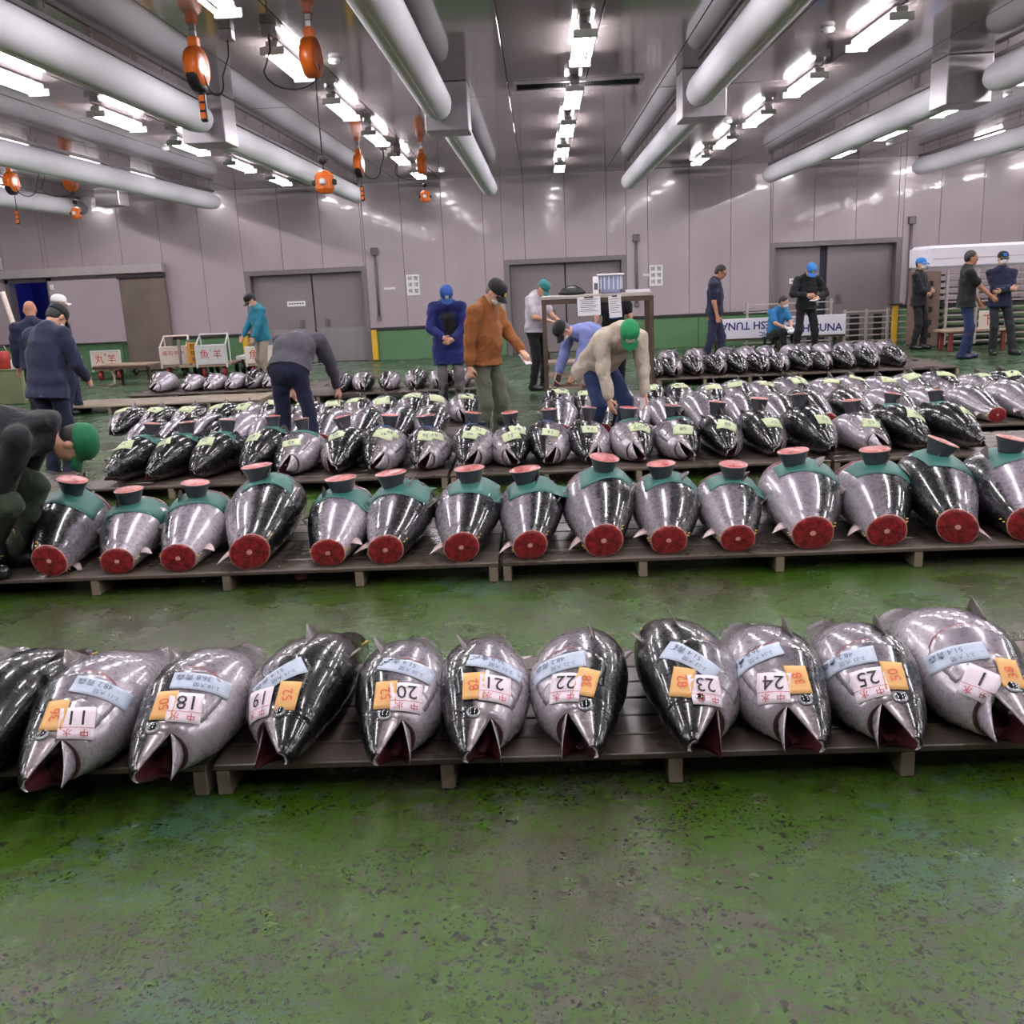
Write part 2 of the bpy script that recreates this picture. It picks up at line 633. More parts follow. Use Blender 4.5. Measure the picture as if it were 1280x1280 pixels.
# dark backing behind the joints
segs = []
edges = [XL] + [q for d in sorted(DOORS + [OPEN]) for q in (d[0], d[1])] + [XR]
for k in range(0, len(edges), 2):
    segs.append((edges[k], edges[k + 1]))
for a, b in segs:
    boxobj('wall_core', ((a + b) / 2, WALLY + .2, CEIL / 2), (b - a, .2, CEIL), M_DARKTRIM, wb)
    # green kerb in panels of about 1.4 m with dark capping rail
    n = max(1, round((b - a) / 1.4))
    for i in range(n):
        x0, x1 = a + (b - a) * i / n, a + (b - a) * (i + 1) / n
        boxobj('kerb_panel', ((x0 + x1) / 2, WALLY + .02, .34), (x1 - x0 - .012, .14, .68), M_GREEN, wb, .006)
    boxobj('capping_rail', ((a + b) / 2, WALLY + .01, .71), (b - a, .18, .06), M_DARKTRIM, wb, .008)
for d in DOORS + [OPEN]:
    boxobj('lintel', ((d[0] + d[1]) / 2, WALLY + .2, (d[2] + .1 + CEIL) / 2), (d[1] - d[0], .2, CEIL - d[2] - .1), M_DARKTRIM, wb)


def simple_wall(name, label, c, d, m):
    return tag(boxobj(name, c, d, m), label, kind='structure')


H = CEIL / 2
simple_wall('wall_left', 'grey side wall beyond the left edge', (XL - .1, (YB + WALLY) / 2, H), (.2, WALLY - YB + .6, CEIL), M_WALL)
simple_wall('wall_right', 'grey side wall beyond the right edge', (XR + .1, (YB + WALLY) / 2, H), (.2, WALLY - YB + .6, CEIL), M_WALL)
simple_wall('wall_front', 'grey wall behind the viewer', ((XL + XR) / 2, YB - .1, H), (XR - XL, .2, CEIL), M_WALL)

# doors: recessed frame, two sliding leaves, handles
for k, (x0, x1, h, side) in enumerate(DOORS):
    root = thing('door_%d' % (k + 1), None, None, ((x0 + x1) / 2, WALLY + .2, 0))
    tag(root, {'left': 'closed grey double door at left, small white plate on its left leaf', 'centre': 'closed grey double door behind the tall desk', 'right': 'grey double door at right with a dark gap between its leaves'}[side], kind='structure')
    w = x1 - x0
    f = MB()
    f.box((-w / 2 + .06, -.02, h / 2), (.12, .36, h))
    f.box((w / 2 - .06, -.02, h / 2), (.12, .36, h))
    f.box((0, -.02, h - .05), (w - .24, .36, .1))
    f.build('door_frame', M_DOORGREY, root)
    gap = .03 if side != 'right' else .16
    split = {'left': .08, 'centre': .0, 'right': -.2}[side]
    ya = .06
    for sgn in (-1, 1):
        a, b = (-w / 2 + .12, split - gap / 2) if sgn < 0 else (split + gap / 2, w / 2 - .12)
        leaf = boxobj('door_leaf', ((a + b) / 2, ya, (h - .1) / 2), (b - a, .08, h - .1), M_DOOR, root, .01)
        boxobj('kick_plate', (0, -.045, -.5 * (h - .1) + .4), (b - a - .02, .012, .78), M_STEEL if side == 'left' else M_DOOR, leaf, .004)
        for q in ((-1, 1) if side != 'right' else (-1,)):
            pass
        hx = (b - (a + b) / 2 - .28) if sgn < 0 else (a - (a + b) / 2 + .28)
        hm = MB().box((0, 0, 0), (.12, .03, .2), 0, .008).box((0, -.03, 0), (.03, .06, .12), 0, .006)
        hm.build('door_handle', M_CONDUIT, leaf, loc=(hx, -.05, -.12))
    boxobj('dark_gap', (split, .09, (h - .1) / 2), (gap + .02, .02, h - .1), M_BLACK if side != 'right' else plain('navy_gap', (28, 28, 52), .5), root)
    if side != 'centre':
        pl = boxobj('door_plate', ({'left': -.32, 'right': -.75}[side], .01, 1.36), (.42, .012, .12), M_PAPER, root)
        for q in range(6):
            boxobj('lettering', (-.15 + q * .06, -.007, 0), (.035, .002, .03), M_INK if side == 'left' else M_REDINK, pl)
# yellow corner guards beside the left door
for x, t in ((-3.8, 'right'), (-6.78, 'left')):
    g = boxobj('corner_guard', (x, WALLY - .1, .36), (.13, .08, .68), M_YELLOW, None, .01)
    tag(g, 'yellow corner guard on the %s side of the left double door' % t, 'corner guard')

# side opening with a blue-lit cold room behind, sliding door on its overhead track
root = thing('door_4', None, None, ((OPEN[0] + OPEN[1]) / 2, WALLY, 0))
tag(root, 'open doorway to a dark blue lit room at far left', kind='structure')
cw = OPEN[1] - OPEN[0]
M_BLUEWALL = plain('blue_wall_paint', (60, 66, 150), .6, var=.2, scale=2.)
rm = MB()
rm.box((0, 2.6, 1.2), (cw + 1.6, .1, 2.6))
rm.box((-cw / 2 - .8, 1.45, 1.2), (.1, 2.4, 2.6))
rm.box((cw / 2 + .8, 1.45, 1.2), (.1, 2.4, 2.6))
rm.box((0, 1.45, 2.5), (cw + 1.6, 2.4, .1))
rm.box((0, 1.45, -.06), (cw + 1.6, 2.4, .12))
rm.build('room_lining', M_BLUEWALL, root)
fr = MB()
for sgn in (-1, 1):
    fr.box((sgn * (cw / 2 - .04), .1, 1.09), (.08, .3, 2.18))
fr.box((0, .1, 2.14), (cw, .3, .08))
fr.build('door_frame', M_DOORGREY, root)
lm = MB().tube([(-.4, 2.2, 2.38), (.4, 2.2, 2.38)], .02, 8).build('lamp_tube', emit('blue_lamp', (.5, .5, 1.), 36.), root)
sd = thing('sliding_door', 'grey sliding cold room door hanging from a long overhead track', 'door', (-9.8, WALLY - .12, 0))
boxobj('door_leaf', (-.35, 0, 1.4), (2.0, .09, 1.42), M_WALL, sd, .01)
boxobj('stained_leaf', (.83, -.03, 1.06), (1.05, .09, 2.08), None or plain('stained_steel', (112, 100, 94), .45, .1, var=.35, scale=2.2), sd, .01)
boxobj('track', (-.6, -.03, 2.3), (3.9, .2, .2), plain('pale_track_cover', (176, 166, 166), .4), sd, .01)
boxobj('hanger_rail', (.83, -.07, 2.13), (1.1, .12, .08), M_DARKTRIM, sd, .01)
boxobj('guide_bracket', (-1.25, -.03, 1.98), (.08, .12, .12), M_WHITE, sd, .01)

# exit sign
ex = thing('exit_sign', 'green lit exit sign high on the wall at the left edge', 'sign', (-12.45, WALLY - .06, 2.55))
boxobj('housing', (0, 0, 0), (.5, .1, .26), M_WHITE, ex, .01)
boxobj('lit_face', (0, -.056, 0), (.46, .012, .22), emit('green_lit_face', (.25, .9, .6), 1.3), ex)

# conduits with switch boxes
for k, (x, zt, zb, t) in enumerate(((-3.66, 2.38, .95, 'right of the left double door'), (2.2, 2.4, 1.0, 'right of the centre double door'), (8.25, 2.5, .8, 'right of the right double door'))):
    c = thing('conduit', 'grey cable conduit with a junction box, ' + t, 'conduit', (x, WALLY - .04, zb))
    MB().tube([(0, 0, 0), (0, 0, zt - zb)], .03, 10).build('pipe', M_CONDUIT, c, True)
    boxobj('junction_box', (0, -.01, zt - zb + .05), (.15, .1, .16), M_CONDUIT, c, .01)
    boxobj('pull_switch', (0, -.01, 0), (.09, .09, .1), M_CONDUIT, c, .01)
    boxobj('name_strip', (.28, .03, (zt - zb) * .46), (.26, .01, .05), M_PAPER, c)
# paper notices
for x, z, t in ((-2.84, 1.66, 'left of the man in the blue coat'), (2.64, 1.62, 'right of the centre double door')):
    nb_ = thing('paper_notice', 'white notice with two columns of black handwriting, ' + t, 'notice', (x, WALLY - .012, z))
    boxobj('sheet', (0, 0, 0), (.3, .008, .46), M_PAPER, nb_)
    Mx = Matrix.Rotation(R(90), 4, 'X')
    for q, ch in enumerate('整理整頓清掃'):
        letter(ch, .1, Matrix.Translation((-.07 if q > 2 else .07, -.006, .15 - .14 * (q % 3))) @ Mx, M_INK, nb_)

# ------------------------------------------------------------------ ceiling lamps
lamp_i = 0
tube_me = MB()
for k in (-1, 0, 1):
    tube_me.tube([(k * .075, -.6, 0), (k * .075, .6, 0)], .017, 8)
LX = [-10.75, -7.92, -5.1, -2.32, .5, 3.28, 6.08, 8.9, 11.7]
LY = [.1, 2.6, 5., 7.45, 9.95, 12.5, 15., 17.5, 20.05]
pl_me = MB()
pl_me.box((0, 0, .06), (.11, 1.26, .05), 0, .008)
for sy in (-1, 1):
    pl_me.box((0, sy * .62, 0), (.22, .03, .07), 0, .006)
    pl_me.box((0, sy * .45, .095), (.05, .05, .05))
pl_me = pl_me.mesh('housing', M_LAMP)
tb_me = [MB().tube([(k * .08, -.6, 0), (k * .08, .6, 0)], .017, 8).mesh('fluorescent_tube', M_TUBE, True) for k in (-1, 0, 1)]
ROWN = ['far left', 'second from left', 'third from left', 'fourth from left', 'middle', 'fourth from right', 'third from right', 'second from right', 'far right']
for ix, x in enumerate(LX):
    for iy, y in enumerate(LY):
        # the ones behind the viewer light the fish in front and are thinned out
        t = thing('ceiling_lamp', 'bare tube ceiling lamp, %s from the back wall in the %s lamp row' % (ORD[len(LY) - 1 - iy], ROWN[ix]), 'lamp', (x, y, CEIL - .11), 0, 'ceiling tube lamps')
        obj('housing', pl_me, t)
        for me in tb_me:
            obj('fluorescent_tube', me, t)

# ------------------------------------------------------------------ air ducts, plenum boxes
DR, DZ = .17, 3.57


def duct(x0, y0, x1, y1, z, label):
    t = thing('air_duct', label, 'air duct', (0, 0, 0))
    n = 24
    vs = []
    ys = [0, .004, .012, .03] + [.03 + (.94) * k / 14 for k in range(1, 15)] + [.988, .996, 1.]
    rs = [.25, .6, .85, .97] + [1.] * 14 + [.85, .6, .25]
    path = [(x0 + (x1 - x0) * q, y0 + (y1 - y0) * q, z) for q in ys]
    MB().tube(path, DR, n, True, [DR * q for q in rs]).build('fabric_sleeve', M_DUCT, t, True)
    L = y1 - y0
    rail = MB()
    rail.box(((x0 + x1) / 2 + .0, (y0 + y1) / 2, z + DR + .05), (.035, L * .98, .04))
    rail.build('suspension_rail', M_CONDUIT, t).rotation_euler = (0, 0, 0)
    hg = MB()
    m = int(L / .8)
    for k in range(m):
        q = (k + .5) / m
        hg.box((x0 + (x1 - x0) * q, y0 + L * q, (z + DR + .07 + CEIL) / 2), (.012, .012, CEIL - z - DR - .07))
    hg.build('hanger_wires', M_CONDUIT, t)['kind'] = 'stuff'
    sm = MB()
    sm.box(((x0 + x1) / 2, (y0 + y1) / 2, z - DR + .002), (.012, L * .9, .012)).build('bottom_seam', M_LAMP, t)
    return t


def plenum(x, label):
    b = MB().box((0, 0, 0), (.5, .5, .52), 0, .01)
    o = b.build('duct_plenum_box', M_STEEL, None, loc=(x, 11.95, CEIL - .26))
    return tag(o, label, 'duct box')


for x, xn, t in ((-3.8, -3.75, 'left'), (-.98, -1.05, 'left of centre'), (1.95, 1.86, 'right of centre'), (4.9, 5.1, 'right')):
    plenum(x, 'galvanised duct box under the ceiling, %s' % t)
    duct(xn, -2., xn, 11.68, DZ + .04, 'white fabric air duct overhead %s, on the near side of its duct box' % t)
    duct(x, 12.22, x + .02, 21.5, DZ, 'white fabric air duct overhead %s, between its duct box and the back wall' % t)
duct(-6.85, 2., -6.85, 21.5, DZ, 'long white fabric air duct high at left, reaching to the back wall')
duct(-9.75, 2., -9.75, 21.5, DZ, 'white fabric air duct at the far left edge of the ceiling')
duct(7.98, 2., 7.98, 21.5, DZ, 'long white fabric air duct high at right, ending near the back wall')
tag(boxobj('duct_plenum_box', (-8.75, 20.6, CEIL - .2), (.5, .5, .36), M_STEEL, None, .01), 'small galvanised box under the ceiling at far left', 'duct box')

# slotted air grille in the ceiling, sprinkler roses
v = thing('ceiling_grille', 'long dark slotted air grille in the ceiling', 'vent', (.55, 12.15, CEIL - .012))
f = MB()
for sy in (-1, 1):
    f.box((0, sy * .2, 0), (1.5, .03, .03))
for sx in (-1, 1):
    f.box((sx * .74, 0, 0), (.03, .37, .03))
f.build('grille_frame', M_STEEL, v)
boxobj('backing', (0, 0, .008), (1.44, .37, .006), plain('matt_black', (14, 14, 16), .95, spec=.05), v)
sl_me = MB().box((0, 0, 0), (.008, .36, .014)).mesh('slat', plain('matt_black', (14, 14, 16), .95, spec=.05))
for k in range(44):
    obj('slat', sl_me, v, (-.7 + k * 1.4 / 43, 0, -.004), (0, R(10), 0))
for k, (u, vv) in enumerate(((1035, 34), (910, 150), (418, 73), (206, 184), (552, 212), (865, 197), (1112, 178), (1260, 117))):
    p = atz(u, vv, CEIL)
    o = MB().lathe([(.02, -.05), (.055, -.04), (.065, -.015), (.05, 0)], n=16).build('sprinkler_rose', M_WHITE, None, True, loc=(p.x, p.y, CEIL))
    tag(o, ['white ceiling rose high at right, above the second duct box', 'white ceiling rose beside the right of centre duct box', 'white ceiling rose right of the big orange hoist', 'white ceiling rose under the left duct box',
            'white ceiling rose right of the far small hoist', 'white ceiling rose left of the right lamp row near the back wall', 'white ceiling rose under the right air duct', 'white ceiling rose at the right edge below a duct'][k], 'ceiling rose')

# ================================================================== tuna
FISH_A = fish_mat('tuna_skin_silver', (20, 20, 25), (112, 104, 114), (166, 158, 166), .26)
FISH_B = fish_mat('tuna_skin_dark', (14, 14, 18), (84, 78, 88), (150, 142, 150), .02)
FISH_C = fish_mat('tuna_skin_streaked', (22, 21, 26), (98, 91, 99), (162, 153, 161), .2, .2)
FISH_D = fish_mat('tuna_skin_lilac', (18, 18, 24), (130, 120, 132), (184, 175, 184), .4)
SKINS = dict(a=FISH_A, b=FISH_B, c=FISH_C, d=FISH_D)
M_MOUTH = plain('mouth_lining', (70, 30, 36), .3, var=.4, scale=30., coat=.5)
M_GILL = plain('gill_flesh', (122, 30, 38), .3, var=.3, scale=40., coat=.4)
M_EYEB = plain('eye_black', (10, 11, 18), .06, coat=1.)
M_EYES = plain('eye_ring', (150, 150, 156), .2, .4)
M_FIN = plain('fin_skin', (84, 76, 74), .35, var=.3, scale=20., coat=.3)
M_FINPALE = plain('pale_fin_skin', (200, 178, 178), .4, var=.2, scale=20., coat=.2)
M_FINLET = plain('yellow_finlet', (196, 160, 60), .4)
M_CUT = flesh_mat('cut_tuna_flesh', (78, 10, 16), (150, 34, 42))
M_CUTP = flesh_mat('pink_cut_tuna_flesh', (150, 52, 58), (196, 92, 92), .12)
M_TAILSKIN = plain('tail_skin', (76, 76, 82), .3, .3, var=.25, scale=18., coat=.4)
M_TEAL = plain('teal_sheet', (42, 98, 90), .5, var=.15, scale=12.)
M_LIME = plain('pale_green_slip', (192, 202, 162), .8, var=.05)
M_TAGW = plain('white_price_slip', (236, 222, 232), .75, var=.03)
M_TAGO = plain('orange_price_slip', (222, 172, 110), .75, var=.04)
M_TAGB = plain('pale_blue_slip', (188, 198, 216), .7, var=.03)
M_BLUEINK = plain('blue_grey_ink', (86, 96, 116), .7)

_S = np.array([0, .02, .05, .1, .16, .24, .33, .42, .52, .62, .72, .82, .91, 1.0])
_D = np.array([.022, .042, .064, .094, .126, .155, .175, .183, .181, .171, .153, .129, .105, .087])
_V = np.array([.016, .034, .055, .087, .122, .158, .18, .187, .181, .166, .145, .121, .101, .086])
_Wd = np.array([.024, .038, .054, .075, .102, .127, .145, .152, .149, .139, .122, .102, .085, .075])
_fine = np.linspace(0, 1, 401)


def _sm(t):
    q = np.interp(_fine, _S, t)
    k = np.hanning(25)
    k /= k.sum()
    z = np.convolve(np.pad(q, 12, mode='edge'), k, mode='valid')
    w = np.clip(_fine / .05, 0, 1)
    return q * (1 - w) + z * w


_D, _V, _Wd = _sm(_D), _sm(_V), _sm(_Wd)
NTH = 32
TH = np.arange(NTH) * 2 * np.pi / NTH
HJ = .115                     # jaw hinge along the body
KM = 10                       # mouth corner index on the ring (112 deg from the back)


class Tuna:
    """builds the parts of one tuna; local frame: nose at y=0, tail cut at y=L, back towards +x (or -x), flank up"""

    def __init__(s, L, fat=1., side=1, roll=0., gape=30., seed=0, lod=0):
        s.L, s.fat, s.side, s.roll, s.gape, s.lod = L, fat, side, roll, gape, lod
        r = random.Random(seed)
        s.bend = r.uniform(-.02, .02)
        s.ss = np.concatenate([np.linspace(0, HJ, 8), np.linspace(HJ, 1, 30 if lod == 0 else 20)[1:]])
        s.nj = 7                                             # ring of the jaw hinge
        g = s.raw(s.ss[:, None] + 0 * TH[None, :], TH[None, :] + 0 * s.ss[:, None])
        g = s.rolled(g)
        zmin = g[:, :, 2].min(1)
        # every ring sinks to the boards; the nose a bit less than the rest
        tgt = zmin - zmin.min()
        k = np.interp(s.ss, [0, .1, .3, .5, .8, 1.], [.6, .7, .9, .95, 1., 1.])
        s.drop = zmin.min() + tgt * k
        s.base = g

    def raw(s, S, T):
        q = np.clip(S, 0, 1)
        D = np.interp(q, _fine, _D) * s.L * s.fat
        V = np.interp(q, _fine, _V) * s.L * s.fat
        Wd = np.interp(q, _fine, _Wd) * s.L * s.fat
        c, sn = np.cos(T), np.sin(T)
        x = np.where(c > 0, D, V) * c + s.bend * s.L * np.sin(np.pi * q)
        z = Wd * np.sign(sn) * np.abs(sn) ** .92
        # nose line sits a little below the middle
        x = x + (.055 if s.gape > 8 else -.01) * s.L * (1 - np.clip(q / .24, 0, 1)) ** 1.3
        return np.stack([x * s.side, S * s.L, z], -1)

    def rolled(s, P):
        a = -s.roll * s.side
        c, n = math.cos(a), math.sin(a)
        return np.stack([P[..., 0] * c + P[..., 2] * n, P[..., 1], -P[..., 0] * n + P[..., 2] * c], -1)

    def settle(s, P):
        """drop onto the boards and press the underside flat"""
        S = P[..., 1] / s.L
        z = P[..., 2] - np.interp(S, s.ss, s.drop)
        h = .035
        z = np.where(z < h, h * .25 + z * .75, z)
        z = z - h * .25
        return np.stack([P[..., 0], P[..., 1], np.maximum(z, 0.)], -1)

    def surf(s, S, T, off=0.):
        S, T = np.asarray(S, float), np.asarray(T, float)
        P = s.raw(S, T)
        if np.any(np.asarray(off) != 0):
            e = 1e-3
            du = s.raw(S + e, T) - s.raw(S - e, T)
            dv = s.raw(S, T + e) - s.raw(S, T - e)
            n = np.cross(du, dv) * s.side
            n /= np.linalg.norm(n, axis=-1, keepdims=True) + 1e-9
            ctr = s.raw(S, T) - s.raw(S, T + np.pi)
            sg = np.sign((n * ctr).sum(-1, keepdims=True))
            P = P + n * sg * np.asarray(off)[..., None]
        return s.settle(s.rolled(P))

    def fo(s, faces):
        return faces if s.side > 0 else [f[::-1] for f in faces]

    def put(s, me, S, T):
        at = me.attributes.new('fishco', 'FLOAT_VECTOR', 'POINT')
        v = np.stack([S, np.cos(T), np.sin(T)], -1).reshape(-1)
        at.data.foreach_set('vector', v.astype(np.float32))

    def body(s, skin):
        ns = len(s.ss)
        S = np.repeat(s.ss, NTH)
        T = np.tile(TH, ns)
        P = s.surf(S, T)
        vs = [tuple(p) for p in P]
        fs, mi = [], []
        idx = lambda i, k: i * NTH + k % NTH
        for i in range(ns - 1):
            for k in range(NTH):
                if i < s.nj and s.gape > 0 and KM <= k < NTH - KM:
                    continue
                fs.append((idx(i, k), idx(i, k + 1), idx(i + 1, k + 1), idx(i + 1, k)))
                mi.append(0)
        SS, TT = list(S), list(T)
        if s.gape > 0:
            # palate: roof of the open mouth
            prev = None
            for i in range(s.nj + 1):
                a, b = P[idx(i, KM)], P[idx(i, NTH - KM)]
                up = P[idx(i, 0)] - (a + b) / 2
                row = [idx(i, KM)]
                for q in (.25, .5, .75):
                    p = a * (1 - q) + b * q + up * .5 * math.sin(math.pi * q)
                    row.append(len(vs))
                    vs.append(tuple(p))
                    SS.append(s.ss[i])
                    TT.append(np.pi)
                row.append(idx(i, NTH - KM))
                if i == 0:
                    first = row
                if prev:
                    for k in range(4):
                        fs.append((prev[k], prev[k + 1], row[k + 1], row[k]))
                        mi.append(1)
                prev = row
            fs.append(tuple([idx(0, k) for k in range(-KM, KM + 1)] + first[1:-1]))
            mi.append(0)
            # throat: a pocket going back from the hinge ring
            pr = [idx(s.nj, k) for k in range(NTH)]
            r0 = list(pr)
            c0 = P[pr].mean(0)
            for sc, dy in ((.86, .004), (.62, .05), (.3, .09)):
                st = len(vs)
                for k in r0:
                    p = c0 + (P[k] - c0) * sc
                    vs.append((p[0], P[r0[0]][1] + dy * s.L, p[2]))
                    SS.append(HJ)
                    TT.append(np.pi)
                cur = [st + k for k in range(NTH)]
                for k in range(NTH):
                    fs.append((pr[k], cur[k], cur[(k + 1) % NTH], pr[(k + 1) % NTH]))
                    mi.append(1)
                pr = cur
            fs.append(tuple(pr[::-1]))
            mi.append(1)
        me = mesh_from('body', vs, s.fo(fs), [skin, M_MOUTH], mi, True)
        s.put(me, np.array(SS), np.array(TT))
        s.bvh_v, s.bvh_f = vs, fs
        return me

    def jaw(s, skin):
        ks = list(range(KM, NTH - KM + 1))
        SS, TT, V = [], [], []
        for i in range(s.nj + 1):
            for k in ks:
                SS.append(s.ss[i])
                TT.append(TH[k % NTH])
        P = s.surf(np.array(SS), np.array(TT))
        m = len(ks)
        for i in range(s.nj + 1):                      # the jaw narrows to a beak
            c = P[i * m:(i + 1) * m].mean(0)
            q = max(.12, (s.ss[i] / HJ) ** .55)
            P[i * m:(i + 1) * m] = c + (P[i * m:(i + 1) * m] - c) * q
        vs = [Vector(p) for p in P]
        fs, mi = [tuple(range(m))], [0]
        for i in range(s.nj):
            for k in range(m - 1):
                fs.append((i * m + k, i * m + k + 1, (i + 1) * m + k + 1, (i + 1) * m + k))
                mi.append(0)
        prev = None
        for i in range(s.nj + 1):
            a, b = vs[i * m], vs[i * m + m - 1]
            dn = vs[i * m + m // 2] - (a + b) / 2
            row = [i * m]
            for q in (.25, .5, .75):
                row.append(len(vs))
                vs.append(a.lerp(b, q) + dn * .55 * math.sin(math.pi * q))
                SS.append(s.ss[i])
                TT.append(np.pi)
            row.append(i * m + m - 1)
            if prev:
                for k in range(4):
                    fs.append((prev[k], row[k], row[k + 1], prev[k + 1]))
                    mi.append(1)
            prev = row
        # swing about the hinge: axis = the fish's left-right axis
        a0, b0 = vs[s.nj * m], vs[s.nj * m + m - 1]
        piv = (a0 + b0) / 2
        ax = (a0 - b0).normalized() * s.side
        rot = Matrix.Rotation(-R(s.gape), 4, ax)
        tip = (rot @ (vs[0] - piv)) + piv
        belly = Vector(P[s.nj * m + m // 2]) - piv
        if (tip - vs[0]).dot(belly) < 0:
            rot = Matrix.Rotation(R(s.gape), 4, ax)
        s.web = ([vs[i * m + m - 1].copy() for i in range(s.nj + 1)], [rot @ (vs[i * m + m - 1] - piv) + piv for i in range(s.nj + 1)])
        out = []
        for v, t in zip(vs, SS):
            q = rot @ (v - piv) + piv
            out.append((q.x, q.y, max(q.z, -.1)))
        me = mesh_from('lower_jaw', out, s.fo(fs), [skin, M_MOUTH], mi, True)
        s.put(me, np.array(SS), np.array(TT))
        return me

    def membrane(s):
        """skin web that closes the far side of the open mouth"""
        A, B = s.web
        rows = []
        for i in range(1, s.nj + 1):
            up, lo = A[i], B[i]
            rows.append([up.lerp(lo, q) + Vector((0, .25 * s.L * HJ * math.sin(math.pi * q) * (1 - i / s.nj), -.006 * math.sin(math.pi * q))) for q in (0, .25, .5, .75, 1)])
        vs = [p for r in rows for p in r] + [p - Vector((0, 0, .004)) for r in rows for p in r]
        n = len(rows) * 5
        fs = [(i * 5 + k, i * 5 + k + 1, i * 5 + 6 + k, i * 5 + 5 + k) for i in range(len(rows) - 1) for k in range(4)]
        fs += [tuple(q + n for q in f[::-1]) for f in fs]
        return mesh_from('mouth_membrane', vs, fs, M_MOUTH, None, True)

    def patch(s, name, mat, edge_fn, ns, nt, off_fn, attr=True):
        """a thin raised plate that follows the skin; edge_fn(u, v) -> (S, theta)"""
        U, Vv = np.meshgrid(np.linspace(0, 1, ns), np.linspace(0, 1, nt), indexing='ij')
        S, T = edge_fn(U, Vv)
        P = s.surf(S, T, off_fn(U, Vv))
        Q = s.surf(S, T, np.full(U.shape, -.004))
        n = ns * nt
        vs = list(P.reshape(-1, 3)) + list(Q.reshape(-1, 3))
        ii = lambda i, j: i * nt + j
        fs = [(ii(i, j), ii(i, j + 1), ii(i + 1, j + 1), ii(i + 1, j)) for i in range(ns - 1) for j in range(nt - 1)]
        for i in range(ns - 1):
            for j in (0, nt - 1):
                fs.append((ii(i, j), ii(i + 1, j), ii(i + 1, j) + n, ii(i, j) + n)[::(1 if j == 0 else -1)])
        for j in range(nt - 1):
            for i in (0, ns - 1):
                fs.append((ii(i, j), ii(i, j) + n, ii(i, j + 1) + n, ii(i, j + 1))[::(1 if i == 0 else -1)])
        me = mesh_from(name, vs, s.fo(fs), mat, None, True)
        if attr:
            s.put(me, np.concatenate([S.ravel(), S.ravel()]), np.concatenate([T.ravel(), T.ravel()]))
        return me

    def gill(s, skin):
        t0, t1 = R(38), R(140)
        c = R(92)

        def e(U, V):
            T = t0 + (t1 - t0) * V
            rear = .365 - .07 * ((T - c) / R(52)) ** 2
            front = .2 + 0 * T
            return front + (rear - front) * U, T

        def o(U, V):
            ed = np.minimum(1, np.minimum(V, 1 - V) / .12)
            return s.L * (.0006 + .0085 * U ** 1.6) * (.25 + .75 * ed)
        g = s.patch('gill_cover', skin, e, 9, 13, o)

        def e2(U, V):
            T = R(72) + R(62) * V
            rear = .365 - .07 * ((T - c) / R(52)) ** 2
            return rear - .014 + .026 * U, T
        r = s.patch('gill_slit', M_GILL, e2, 3, 11, lambda U, V: s.L * .0065 * np.minimum(1, np.minimum(V, 1 - V) / .2) - .0005, False)

        # cheek plate edge in front of the gill cover
        def e3(U, V):
            T = R(58) + R(84) * V
            rear = .243 - .04 * ((T - R(100)) / R(42)) ** 2
            return .18 + (rear - .18) * U, T
        ck = s.patch('cheek_plate', skin, e3, 6, 9, lambda U, V: s.L * (.0004 + .0042 * U ** 1.5) * np.minimum(1, .2 + np.minimum(V, 1 - V) / .15))
        return g, r, ck

    def eye(s):
        c = s.surf(np.array([.122]), np.array([R(74)]))[0]
        c2 = s.surf(np.array([.122]), np.array([R(74)]), np.array([.01]))[0]
        n = Vector(c2 - c).normalized()
        q = n.to_track_quat('Z', 'Y').to_matrix()
        r = .0235 * s.L
        b = MB()
        prof = [(r * 1.15, -.25 * r), (r * 1.1, .05 * r), (r * .98, .16 * r), (r * .74, .25 * r), (r * .7, .27 * r), (r * .5, .36 * r), (r * .25, .42 * r), (.02 * r, .44 * r)]
        b.lathe(prof, tuple(c), 16, q)
        me = b.mesh('eye', [M_EYES, M_EYEB], True)
        me.polygons.foreach_set('material_index', [1 if i >= 48 else 0 for i in range(len(me.polygons))])
        return me

    def fin(s, name, mat, s0, s1, th, length, lift, sweep, tilt=0., wide=None):
        """a flat swept fin standing on the skin from s0 to s1 at girth angle th"""
        A = Vector(s.surf(np.array([s0]), np.array([th]), np.array([-.004]))[0])
        B = Vector(s.surf(np.array([s1]), np.array([th]), np.array([-.004]))[0])
        m = np.array([(s0 + s1) / 2])
        n = (Vector(s.surf(m, np.array([th]), np.array([.02]))[0]) - Vector(s.surf(m, np.array([th]))[0])).normalized()
        side = n.cross((B - A).normalized())
        back = (B - A).normalized()
        up = (n * math.cos(tilt) + side * math.sin(tilt)).normalized()
        w = side * .006 * s.L if abs(tilt) < 1 else n * .004 * s.L
        rows = []
        for q in np.linspace(0, 1, 6):
            lead = A + up * length * lift * (q ** .8) + back * length * sweep * q ** 1.25
            width = (B - A).length * (1 - q) ** .8
            trail = lead + back * max(width, .001)
            th_ = w * (1 - .8 * q)
            rows.append([lead - th_ * .2, (lead + trail) / 2 - th_, trail - th_ * .1, trail + th_ * .1, (lead + trail) / 2 + th_, lead + th_ * .2])
        vs = [p for r in rows for p in r]
        fs = [(i * 6 + k, i * 6 + (k + 1) % 6, (i + 1) * 6 + (k + 1) % 6, (i + 1) * 6 + k) for i in range(5) for k in range(6)]
        fs += [tuple(range(6))[::-1], tuple(30 + k for k in range(6))]
        vs = [(p[0], p[1], max(p[2], .003)) for p in vs]
        return mesh_from(name, vs, fs, mat, None, True)

